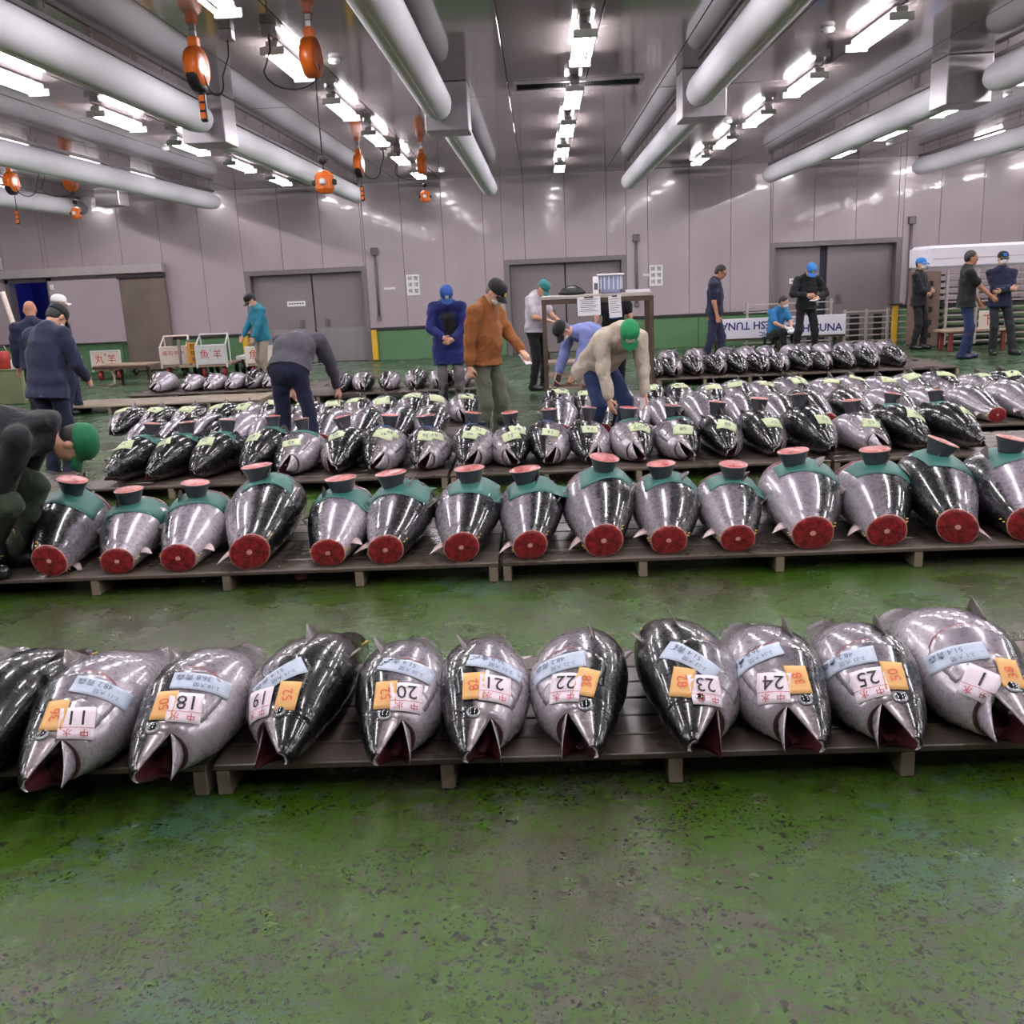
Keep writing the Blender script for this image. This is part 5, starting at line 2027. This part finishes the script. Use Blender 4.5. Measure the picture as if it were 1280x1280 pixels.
# --- navy jacket at left, seen from behind
person('man in navy work jacket and black cap seen from behind at far left', at_ground(72, 560, 9.0), facing(.35, 1), 1.7, lean=.2, curl=.15, neck=.2, nod=.3, feet=((.12, 0), (-.12, .04)), rhand=(.2, .3, .95), lhand=(-.22, .3, .9), top=C_NAVY, trousers=C_NAVYP, boots=M_SOLE, boot_h=.2, cap=K_BLACK, hair=M_HAIR, mask=True,
       vox=.01, fat=1.12, hem=.14)
# --- two men behind him
person('bald man in dark navy top behind the navy work jacket', at_ground(52, 492, 12.6), facing(-.3, 1), 1.68, lean=.1, neck=.1, nod=.1, top=C_NAVYP, trousers=C_BLACK, boots=M_SOLE, fat=1.1, skin=M_SKIN2, hair=None)
person('man in white cap and dark grey jacket standing at far left by the doorway', at_ground(88, 495, 14.3), facing(.7, .7), 1.74, neck=.05, nod=.1, turn=-.2, top=C_BLACK2, trousers=C_NAVYP, boots=M_SOLE, cap=K_WHITE, hair=M_GREYHAIR, feet=((.1, -.08), (-.1, .16)), rhand=(.27, .1, .8), lhand=(-.2, .2, .8), bill=True, hem=.12)
# --- teal jacket by the carts
person('person in teal jacket and black cap standing at the hand carts', at_ground(334, 482, 17.6), facing(-.75, -.6), 1.66, lean=.12, neck=.2, nod=.35, rhand=(.16, .36, .84), lhand=(-.2, .26, .9), top=C_TEAL, trousers=C_BEIGEP, boots=M_SOLE, boot_h=.25, cap=K_BLACK, hair=M_HAIR, mask=True, hem=.1)
# --- navy shirt with glasses
pg = person('man in navy short sleeved shirt with glasses standing by the far right pallet', at_ground(893, 458, 17.45), facing(.9, -.25), 1.76, lean=.03, neck=.2, nod=.25, rhand=(.24, .08, .76), lhand=(-.3, -.12, .85), relb=(.4, -.8, 0), feet=((.1, -.16), (-.1, .12)), top=C_NAVYP, sleeve='short', trousers=C_NAVY, boots=M_SOLE, boot_h=.3, hair=M_HAIR,
            fat=1.04, hem=.02, hands=('fist', 'fist'), skin=M_SKIN2)
gl = MB()
for s in (1, -1):
    c = pg['hp'](s * .032, .094, 0)
    q = [c + pg['Rh'] @ np.array([math.cos(a) * .024, 0, math.sin(a) * .018]) for a in np.linspace(0, 2 * math.pi, 13)]
    gl.tube(q, .003, 5)
    gl.tube([pg['hp'](s * .055, .09, 0), pg['hp'](s * .085, -.005, .005)], .003, 5)
gl.build('glasses', M_BLACK, pg['root'])
# --- seated
ps = person('person in sky blue T-shirt and white mask sitting before the tuna signs', at_ground(972, 436, 19.3), facing(.45, -.9), 1.62, lean=.25, curl=.2, neck=.0, nod=.0, turn=.5, hip=.44, feet=((.14, .38), (-.14, .36)), knee=(0, 1, .6), rhand=(.06, .34, .56), lhand=(-.04, .36, .54), top=C_SKY, sleeve='short', trousers=C_BLACK, boots=M_SOLE,
            hair=M_HAIR, mask=True, hem=.02, hands=('hold', 'hold'), relb=(.8, -.4, 0), lelb=(-.8, -.4, 0))
for s in (1, -1):
    Wp, d, nr, sd = ps['fins'][s]
    obj('white_glove', grow('white_glove', [cone(Wp - d * .03, Wp + d * .08, .04, .048, (nr, .7), .02), cone(Wp + d * .08, Wp + d * .12 + nr * .05, .044, .036, None, .02)], .011, M_MASK), ps['root'])
st = thing('stool', 'low dark stool under the person in the sky blue T-shirt', 'stool', (ps['root'].location.x, ps['root'].location.y, 0), ps['root'].rotation_euler[2])
boxobj('seat', (0, -.1, .335), (.36, .32, .05), M_BLACK, st, .01)
for sx in (-1, 1):
    for sy in (-1, 1):
        boxobj('leg', (sx * .14, -.1 + sy * .12, .155), (.04, .04, .31), M_BLACK, st)
# --- black overall
pv = person('man in black overalls and bright blue cap writing in a notebook', at_ground(1006, 447, 18.3), facing(.1, -1), 1.76, lean=.1, curl=.15, neck=.25, nod=.35, rhand=(.1, .28, 1.14), lhand=(-.1, .27, 1.1), feet=((.2, .0), (-.2, .02)), relb=(1, -.3, -.4), lelb=(-1, -.3, -.4), top=C_BLACK, trousers=C_BLACK, boots=M_SOLE, boot_h=.2,
            cap=K_BLUE2, cap_badge=(M_BADGEY, (.05, .045)), mask=False, hem=.05, hands=('hold', 'up'))
held(pv, -1, 'notebook', 'white notebook in the hands of the man in black overalls', 'notebook', (.12, .16, .012), M_PAPER)
# --- black clothes, arms folded, right of the right door
person('man in black clothes and blue cap with folded arms right of the right door', at_ground(1145, 436, 19.25), facing(.75, -.65), 1.7, neck=.0, nod=-.05, turn=-.3, rhand=(-.08, .19, 1.12), lhand=(.08, .23, 1.08), relb=(1, -.2, -.8), lelb=(-1, -.2, -.8), top=C_BLACK, trousers=C_BLACK, boots=M_SOLE, cap=K_BLUE2, hair=M_HAIR, mask=True,
       hands=('fist', 'fist'), feet=((.1, 0), (-.12, .1)))
# --- black T-shirt and jeans
person('man in black T-shirt, jeans and blue boots reaching forward by the white stack', at_ground(1203, 448, 17.), facing(.97, -.2), 1.78, neck=.05, nod=.02, rhand=(.12, .36, 1.0), lhand=(-.2, .25, .9), relb=(.3, -1, -.2), feet=((.1, -.02), (-.1, .1)), top=C_BLACK, sleeve='short', trousers=C_JEANS, boots=M_NAVYBOOT, boot_h=.36, hair=M_HAIR,
       hem=.1, hands=('relax', 'relax'), skin=M_SKIN2)
# --- dark jacket, arms folded
person('man in dark jacket, white mask and cap with arms folded at the right edge', at_ground(1245, 444, 17.4), facing(-.12, -1), 1.74, lean=-.03, rhand=(-.09, .19, 1.13), lhand=(.08, .24, 1.1), relb=(1, -.2, -.9), lelb=(-1, -.2, -.9), feet=((.06, .0), (-.24, .1)), toe=(0, -.5), top=C_NAVYP, trousers=C_BLACK2, boots=M_SOLE,
       cap=K_BLACK, cap_badge=(K_BLUE2, (.07, .05)), mask=True, hands=('fist', 'fist'), hem=.12)

# ================================================================== props
M_RUST = plain('brown_steel_frame', (84, 66, 58), .55, .3, var=.3, scale=10.)
M_TABLE = wood_mat('worn_table_plank', (150, 138, 132), (196, 186, 182), .5)
M_REDP = plain('red_wheel', (168, 56, 60), .5)
M_BOARDW = plain('cream_painted_board', (220, 204, 192), .6, var=.08, scale=5.)
M_ORANGEB = plain('orange_board', (206, 140, 50), .6)
M_CARTWOOD = wood_mat('cart_wood', (120, 98, 80), (182, 160, 138), .65)
M_WHITEFRAME = plain('white_cart_frame', (206, 204, 204), .5)
M_FOAM = plain('white_foam', (226, 220, 230), .7, var=.03)
M_ALU = plain('aluminium_slat', (186, 176, 170), .4, .4, var=.15, scale=6.)
M_BROWNBOARD = plain('brown_fibre_board', (120, 98, 88), .7, var=.3, scale=5.)
M_ORANGE = plain('orange_reel_plastic', (222, 108, 34), .35)
M_BLUETOTE = plain('blue_tinted_basket', (150, 160, 196), .4)
M_CONC = plain('green_painted_concrete', (112, 122, 88), .7, var=.2, scale=4.)
M_SIGNBLUE = plain('sign_blue_letters', (36, 46, 120), .6)
MX = Matrix.Rotation(R(90), 4, 'X')          # lettering standing up, facing the viewer

# --- tall stand-up desk
x0, x1, yd, yb, zt = .03, 1.53, 13.2, 13.85, 1.44
d = thing('standing_desk', 'tall brown steel standing desk with a pale plank top in mid hall', 'desk', (x0, yd, 0))
wd = x1 - x0
boxobj('top_plank', (wd / 2, .32, zt - .02), (wd, .64, .045), M_TABLE, d, .006)
for x in (.03, wd - .03):
    for y in (.03, .6):
        boxobj('leg', (x, y, (zt - .04) / 2), (.06, .06, zt - .04), M_RUST, d, .004)
boxobj('front_rail', (wd / 2, .025, zt - .075), (wd, .04, .06), M_RUST, d, .004)
boxobj('back_rail', (wd / 2, .61, zt - .075), (wd, .04, .06), M_RUST, d, .004)
for x in (.03, wd - .03):
    boxobj('side_rail', (x, .32, zt - .075), (.04, .6, .06), M_RUST, d, .004)
for z in (.2, .36, .54):
    boxobj('lower_board', (.27, .3, z), (.5, .52, .035), M_CARTWOOD, d, .004)
boxobj('middle_leg', (.54, .05, .3), (.05, .05, .58), M_RUST, d, .004)
# things on the desk
tz = zt + .004
b = thing('basket', 'translucent blue and white tote basket on the tall desk', 'basket', (.98, yd + .3, tz))
n = 24
out = MB()
rings = []
for r_, z in ((.12, 0), (.135, .08), (.15, .17), (.158, .235), (.17, .238), (.17, .255), (.156, .255), (.145, .17), (.13, .08), (.115, .012)):
    rings.append((r_, z))
out.lathe(rings[:-1] + [rings[-1]], (0, 0, 0), n, sx=1.05, sy=.8)
out.build('tub', M_BLUETOTE, b, True)
MB().tube([(.178 * math.cos(a), .136 * math.sin(a), .25) for a in np.linspace(0, 2 * math.pi, 25)], .012, 8).build('rim', M_WHITE, b, True)
for k in range(8):
    a = math.pi + math.pi * (k + .5) / 8
    boxobj('rib', (.152 * math.cos(a) * 1.05, .152 * math.sin(a) * .8, .14), (.012, .012, .17), M_WHITE, b)
o = thing('carton', 'narrow white drink carton beside the basket on the tall desk', 'carton', (.775, yd + .25, tz))
boxobj('box', (0, 0, .1), (.075, .075, .2), M_PAPER, o, .004)
boxobj('gable_top', (0, 0, .215), (.075, .03, .035), M_PAPER, o, .004)
boxobj('printed_band', (0, -.039, .1), (.05, .002, .09), M_BLUEINK, o)
o = MB()
o.lathe([(.02, 0), (.15, .004), (.17, .03), (.15, .07), (.1, .1), (.03, .115)], (0, 0, 0), 20, sx=1.15, sy=.6)
t = thing('bag', 'black soft bag lying on the left of the tall desk', 'bag', (.45, yd + .32, tz))
o.build('pouch', M_BLACK, t, True)
MB().tube([(-.12, -.03, .07), (-.06, -.06, .12), (.05, -.06, .125), (.12, -.03, .075)], .009, 6).build('strap', M_BLACK, t, True)
t = thing('paper_stack', 'small stack of white papers at the right end of the tall desk', 'papers', (1.34, yd + .25, tz))
for k in range(4):
    boxobj('sheet', (0, 0, .006 + k * .009), (.32, .22, .008), M_PAPER, t, rz=rng.uniform(-.12, .12))
for x, w, h, rot, lab in ((.66, .31, .25, R(-1), 'wide printed sheet hanging from the front of the tall desk'), (1.005, .17, .29, R(-3), 'narrow printed sheet hanging from the front of the tall desk, under the basket')):
    t = thing('hanging_sheet', lab, 'paper', (x, yd - .012, zt - .02))
    s_ = boxobj('sheet', (0, 0, -h / 2), (w, .004, h), M_PAPER, t)
    t.rotation_euler = (0, rot, 0)
    for k in range(7):
        boxobj('printed_line', (-.01 * (k % 3), -.003, -h * (.16 + .1 * k)), (w * (.78 - .1 * (k % 3)), .001, .006), M_INK, t)
    boxobj('clip', (0, -.006, -.01), (w * .4, .012, .02), M_RUST, t)


# --- hand carts along the back wall
def cart(x, y, label, word, board=(.58, .36), rz=0., colour=M_BOARDW, frame=M_WHITEFRAME, deck_len=1.1, hood=True, wheels=M_REDP, small=None, back=.25, side=1):
    t = thing('hand_cart', label, 'cart', (x, y, 0), rz, 'hand carts')
    w, h = board
    z0 = .26
    boxobj('deck', (0, deck_len / 2, z0 - .03), (w + .04, deck_len, .05), M_CARTWOOD, t, .006)
    fb = boxobj('front_board', (0, 0, z0 + h / 2), (w, .03, h), colour, t, .006)
    f = MB()
    for s in (-1, 1):
        f.box((s * w / 2, 0, z0 + h / 2 - .03), (.035, .045, h + .08), 0, .005)
    f.box((0, 0, z0 + h + .005), (w + .03, .045, .035), 0, .005)
    if hood:
        for s in (-1, 1):
            f.tube([(s * w / 2, 0, z0 + h), (s * w / 2 * .94, back, z0 + h + .22)], .016, 8)
        f.tube([(-w / 2 * .94, back, z0 + h + .22), (w / 2 * .94, back, z0 + h + .22)], .018, 8)
        for s in (-1, 1):
            f.tube([(s * w / 2 * .94, back, z0 + h + .22), (s * w / 2 * .94, back + .02, z0 - .02)], .014, 8)
    f.build('frame', frame, t)
    for sx in (-1, 1):
        for yy in (.12, deck_len - .15):
            wb_ = MB().lathe([(.03, -.024), (.095, -.024), (.1, -.015), (.1, .015), (.095, .024), (.03, .024)], n=18, M=Matrix.Rotation(R(90), 4, 'Y').to_3x3())
            wo = wb_.build('wheel', M_BLACK if yy > .3 else wheels, t, True, loc=(sx * (w / 2 - .1), yy, .102))
            hm = MB().lathe([(.035, -.03), (.04, 0), (.035, .03)], n=12, M=Matrix.Rotation(R(90), 4, 'Y').to_3x3()).build('hub', M_STEEL, wo)
            boxobj('fork', (sx * (w / 2 - .1), yy, .175), (.06, .05, .06), M_RUST, t)
    if word:
        n_ = len(word)
        for k, ch in enumerate(word):
            s_ = min(.2, w / n_ * .72)
            letter(ch, s_, Matrix.Translation(((k - (n_ - 1) / 2) * w / n_ * .86, -.018, .02 if n_ < 4 else .06)) @ MX, M_REDINK, fb)
    if small:
        letter(small, .07, Matrix.Translation((0, -.018, .1)) @ MX, M_INK, fb)
    return t


cart(-9.13, 20.1, 'hand cart with a cream board reading two red characters, farthest left of the carts', '丸羊', (.6, .34), hood=False, small='市')
cart(-7.72, 20.2, 'hand cart with a long pale deck and a cream board of four red characters', '福田中央', (.56, .36), frame=M_BOARDW)
cart(-6.79, 19.8, 'white framed hand cart with red characters on its white board and red wheels', '魚羊', (.62, .38), colour=M_WHITEFRAME, back=.3, small='5')
cart(-5.72, 19.6, 'hand cart with a white board in front of the person in the teal jacket', '魚5', (.56, .32), rz=R(6), colour=M_BOARDW, hood=False)
t = thing('trolley', 'low grey trolley with an upright orange board between two hand carts', 'cart', (-7.28, 19.95, 0))
boxobj('deck', (.0, .4, .23), (.5, .9, .05), M_CARTWOOD, t, .006)
ob = boxobj('orange_board', (.08, -.03, .5), (.24, .03, .42), M_ORANGEB, t, .006)
for k, ch in enumerate('野味本'):
    letter(ch, .11, Matrix.Translation((0, -.018, .13 - .13 * k)) @ MX, M_INK, ob)
for s in (-1, 1):
    boxobj('post', (-.12 + s * .1, .02, .5), (.05, .05, .56), M_STEEL, t, .004)
    for yy in (.1, .7):
        MB().lathe([(.03, -.024), (.1, -.024), (.1, .024), (.03, .024)], n=16, M=Matrix.Rotation(R(90), 4, 'Y').to_3x3()).build('wheel', M_BLACK, t, True, loc=(s * .17, yy, .102))
# long flat deck with a bent leg, left of the four-character board
t = thing('flat_cart', 'flat pale wooden cart bed propped on a leg before the stained door', 'cart', (-8.55, 18.6, 0), R(-8))
for k in range(4):
    boxobj('plank', (.35, .1 + k * .145, .4), (1.15, .135, .03), M_CARTWOOD, t, .004)
boxobj('rail', (.35, .04, .36), (1.15, .04, .06), M_RUST, t)
MB().tube([(.1, .1, .36), (.2, .05, .2), (.22, .02, .06), (.1, -.02, .02)], .025, 8).build('bent_leg', M_CARTWOOD, t, True)
boxobj('leg', (.8, .3, .17), (.05, .05, .34), M_RUST, t)
boxobj('leg', (.1, .5, .17), (.05, .05, .34), M_RUST, t)
t = thing('flat_cart', 'white flat cart bed between two hand carts, left of the teal jacket', 'cart', (-6.4, 20.2, 0))
boxobj('bed', (.3, .3, .34), (.62, .6, .07), M_WHITEFRAME, t, .006)
for sx in (.1, .5):
    for yy in (.1, .5):
        MB().lathe([(.03, -.024), (.12, -.024), (.12, .024), (.03, .024)], n=16, M=Matrix.Rotation(R(90), 4, 'Y').to_3x3()).build('wheel', M_BLACK, t, True, loc=(sx, yy, .122))
        boxobj('fork', (sx, yy, .26), (.05, .05, .1), M_BLACK, t)
o = boxobj('yellow_card', (-5.3, 20.9, .62), (.12, .03, .26), M_YELLOW, None, .004)
boxobj('stake', (0, .02, -.34), (.03, .03, .56), M_RUST, o)
tag(o, 'small yellow card on a stake behind the cart by the teal jacket', 'card')


# --- long white crates lettered in blue
def tuna_crate(x, y, flip, label):
    t = thing('fish_crate', label, 'crate', (x, y, 0))
    w, h = 1.36, .4
    bd = boxobj('front_board', (0, 0, .5), (w, .03, h), M_FOAM, t, .006)
    boxobj('crate_body', (0, .28, .46), (w, .5, .34), M_BROWNBOARD, t, .01)
    for sx in (-1, 1):
        for yy in (.06, .48):
            boxobj('leg', (sx * (w / 2 - .06), yy, .15), (.06, .06, .3), M_RUST, t)
    boxobj('bottom_rail', (0, .03, .28), (w, .05, .05), M_RUST, t)
    F = Matrix.Rotation(math.pi, 4, 'Y') if flip else Matrix.Identity(4)
    Q = Matrix.Translation((0, -.018, 0)) @ (Matrix.Rotation(math.pi, 4, 'Y') if flip else Matrix.Identity(4))
    S = Matrix.Translation((0, -.018, 0)) @ MX @ (Matrix.Rotation(math.pi, 4, 'Z') if flip else Matrix.Identity(4))
    letter('PACIFIC', .12, S @ Matrix.Translation((-.38, .125, 0)), M_SIGNBLUE, bd)
    letter('FRESH TUNA', .215, S @ Matrix.Translation((.0, -.05, 0)), M_SIGNBLUE, bd)
    return t


tuna_crate(4.28, 20.0, True, 'white fish crate with its blue lettering upside down, left of the seated person')
tuna_crate(5.52, 20.05, False, 'white fish crate with blue lettering behind the man in black overalls')


# --- slatted racks
def slat_rack(x, y, w, h, n, label, posts, dark=(), rz=0., depth=.12, mat=None):
    t = thing('slatted_rack', label, 'rack', (x, y, 0), rz)
    mat = mat or M_ALU
    for px_ in posts:
        boxobj('post', (px_ * w, 0, h / 2), (.05, .05, h), mat, t, .004)
    sm = MB().box((0, 0, 0), (w, .03, .028), 0, .004).mesh('slat', mat)
    for k in range(n):
        obj('slat', sm, t, (w / 2, .03, h * (k + .6) / n))
    bm2 = MB().box((0, 0, 0), (w, .02, .02)).mesh('back_slat', mat)
    for k in range(n):
        obj('slat', bm2, t, (w / 2, depth, h * (k + .6) / n))
    for a, b_ in dark:
        boxobj('dark_block', ((a + b_) / 2 * w, depth * .6, h * .45), ((b_ - a) * w, depth * .6, h * .8), M_BLACK, t)
    return t


slat_rack(6.42, 20.9, 1.32, .74, 6, 'low white rail rack between the lettered crate and the right door post', (.02, .36, .7), ((.12, .26), (.5, .62)))
slat_rack(4.42, 21.3, 1.9, .98, 6, 'pale slatted pallet standing upright behind the seated person', (.03, .48, .97), ((.72, .86), (.3, .42)))
o = boxobj('bollard', (7.42, 20.7, .4), (.1, .1, .8), M_YELLOW, None, .01)
boxobj('cap_plate', (0, 0, .42), (.24, .16, .04), M_RUST, o)
tag(o, 'yellow post with a brown cap plate at the right end of the rail rack', 'post')

# --- white rack stack with a foam tub on top at the right edge
t = thing('pallet_stack', 'tall stack of white slatted metal pallets behind the two talking men', 'rack', (7.72, 19.5, 0))
for k in range(11):
    z = .1 + k * .128
    boxobj('slat', (1.15, 0, z), (1.9, .05, .03), M_ALU, t, .004)
    boxobj('pallet_tray', (1.15, .5, z), (1.86, .92, .02), M_BLACK, t)
for x in (.24, .82, 1.42, 2.05):
    boxobj('post', (x, -.04, .76), (.05, .05, 1.44), M_ALU, t, .004)
sb = boxobj('side_board', (-.02, .45, .74), (.3, .9, 1.46), M_BROWNBOARD, t, .006)
for k in range(5):
    boxobj('handle_hole', (-.03, -.452, -.5 + k * .25), (.07, .01, .1), M_BLACK, sb)
tb = thing('foam_tub', 'long white foam tub lying on the stack of white metal pallets', 'tub', (8.62, 19.5, 1.5))
m = MB().box((0, .45, .23), (2.1, .95, .44), 0, .05)
m.build('tub_body', M_FOAM, tb)
boxobj('end_face', (-1.06, .45, .22), (.05, .85, .36), M_FOAM, tb, .03)
boxobj('rim_line', (0, -.03, .2), (1.9, .01, .012), M_ALU, tb)
# --- low wooden cart with the red character
t = thing('flat_cart', 'low wooden cart with red legs and a white board marked with a red character', 'cart', (7.52, 18.3, 0))
for k in range(4):
    boxobj('plank', (.55, .09 + k * .15, .37), (1.1, .14, .035), M_CARTWOOD, t, .004)
for x in (.12, 1.08):
    for yy in (.08, .5):
        boxobj('leg', (x, yy, .175), (.07, .07, .35), plain('dark_red_leg', (118, 50, 44), .6), t, .004)
bd = boxobj('board', (.78, .1, .56), (.32, .04, .34), M_BOARDW, t, .01)
letter('下', .22, Matrix.Translation((0, -.024, 0)) @ MX, M_REDINK, bd)

# --- green concrete block at the left edge, with a red can and a bottle on it
o = thing('concrete_block', 'green painted concrete block at the left edge', 'block', (-9.1, 16., 0))
boxobj('block', (0, .3, .29), (.72, .6, .58), M_CONC, o, .02)
boxobj('top_slab', (0, .3, .59), (.74, .62, .02), M_CONC, o, .006)
o = thing('red_can', 'red metal can on the green concrete block', 'can', (-9.13, 16.2, .6))
MB().lathe([(.11, 0), (.115, .01), (.115, .28), (.11, .29)], n=18).build('can', plain('red_can_paint', (160, 44, 36), .5), o, True)
MB().tube([(-.1, 0, .27), (-.06, 0, .38), (.06, 0, .38), (.1, 0, .27)], .006, 6).build('handle', M_STEEL, o, True)
o = thing('bottle', 'small white spray bottle beside the red can', 'bottle', (-8.9, 16.1, .6))
MB().lathe([(.04, 0), (.045, .01), (.045, .13), (.02, .17), (.018, .2)], n=14).build('flask', M_WHITE, o, True)
boxobj('nozzle', (0, -.01, .22), (.03, .06, .03), M_YELLOW, o, .004)
o = thing('door_post', 'pale leaning post at the left edge before the doorway', 'post', (-10.35, 19.2, 0))
MB().tube([(-.25, 0, 1.9), (0, 0, .5), (.03, -.02, .02)], .05, 8).build('pole', M_BOARDW, o, True)
# white curtain strips and a dark vehicle box added inside the far doorway
root = bpy.data.objects['door_4']
cur = MB()
for k in range(4):
    cur.box((-.22 + k * .16, 1.2, .85 + .06 * (k % 2)), (.12, .03, .55))
cur.build('white_strips', M_PAPER, root)
boxobj('dark_vehicle_box', (0, 1.0, .45), (1.0, .3, .9), M_BLACK, root)


# --- cord reels hanging from the ceiling
def reel(x, y, kind, label, drop, jx):
    t = thing('cord_reel', label, 'cord reel', (x, y, CEIL))
    boxobj('ceiling_hook', (0, 0, -.03), (.05, .05, .06), M_STEEL, t, .004)
    Rm = Matrix.Rotation(R(-4), 4, 'Z').to_3x3() @ Matrix.Rotation(R(90), 4, 'Y').to_3x3()
    boxobj('yoke', (0, 0, -.1), (.08, .1, .1), M_ORANGE, t, .01)
    m = MB().lathe([(.05, -.06), (.15, -.06), (.165, -.04), (.165, .04), (.15, .06), (.05, .06)], (0, 0, -.29), 24, Rm)
    m.build('drum', M_ORANGE, t, True)
    if kind == 'strip':
        MB().lathe([(.1, -.05), (.14, -.05), (.15, -.035), (.15, .035), (.14, .05), (.1, .05)], (0, 0, -.345), 24, Rm).build('black_guard', M_BLACK, t, True)
        pt = MB().box((0, 0, 0), (.06, .06, .24), 0, .012).build('socket_strip', M_BLACK, t, loc=(.02, 0, -drop - .12))
        for k in range(3):
            boxobj('socket', (0, -.032, .07 - .07 * k), (.045, .01, .05), M_ORANGE, pt)
    else:
        MB().lathe([(.002, -.04), (.03, -.025), (.04, 0), (.03, .025), (.002, .04)], (.02, 0, -drop + .1), 14).build('stop_ball', M_BLACK, t, True)
        pt = MB().lathe([(.03, -.1), (.06, -.095), (.085, -.06), (.085, .05), (.06, .08), (.015, .1)], (0, 0, 0), 8).build('socket_box', M_ORANGE, t, loc=(.02, 0, -drop - .08))
        for k in range(4):
            a = k * math.pi / 2
            boxobj('socket', (.084 * math.cos(a), .084 * math.sin(a), -.005), (.05, .05, .05), M_BLACK if k % 2 == 0 else M_PAPER, pt, .01, a)
    c = MB().tube([(.02, 0, -.42), (.02, 0, -drop)], .006, 6)
    q = [(.05, 0, -.3)]
    for a in np.linspace(0, math.pi, 9):
        q.append((jx / 2 - (jx / 2 - .06) * math.cos(a) + .0, .06 * math.sin(a), -.38 - .14 * math.sin(a)))
    q += [(jx, .05, -.2), (jx, .05, -.05)]
    c.tube(q, .008, 6)
    c.build('cord', M_BLACK, t, True)
    boxobj('junction_box', (jx, .05, -.04), (.11, .11, .08), M_STEEL, t, .006)


reel(-2.9, 8.95, 'strip', 'cord reel with a flat socket strip, hanging left of the big orange reel', .5, .28)
reel(-1.87, 8.85, 'ball', 'big orange cord reel with a round socket box on a long cord', 1.22, -.36)
reel(-2.84, 16.4, 'strip', 'small cord reel with a socket strip above the left double door', .62, .4)
reel(-1.86, 16.8, 'ball', 'small orange cord reel with a short cord left of the centre duct box', .72, -.4)
reel(-8.6, 16.4, 'strip', 'cord reel with a socket strip at the far left edge under the duct', .72, .45)
reel(-7.75, 16.7, 'ball', 'orange cord reel with a round socket box at far left under the duct', .72, -.45)

# (labels longer than the rules allow would be shown here while building)
for o in bpy.data.objects:
    if o.parent is None and 'label' in o and len(o['label'].replace('-', ' ').split()) > 16:
        print('LONG', o.name, o['label'])
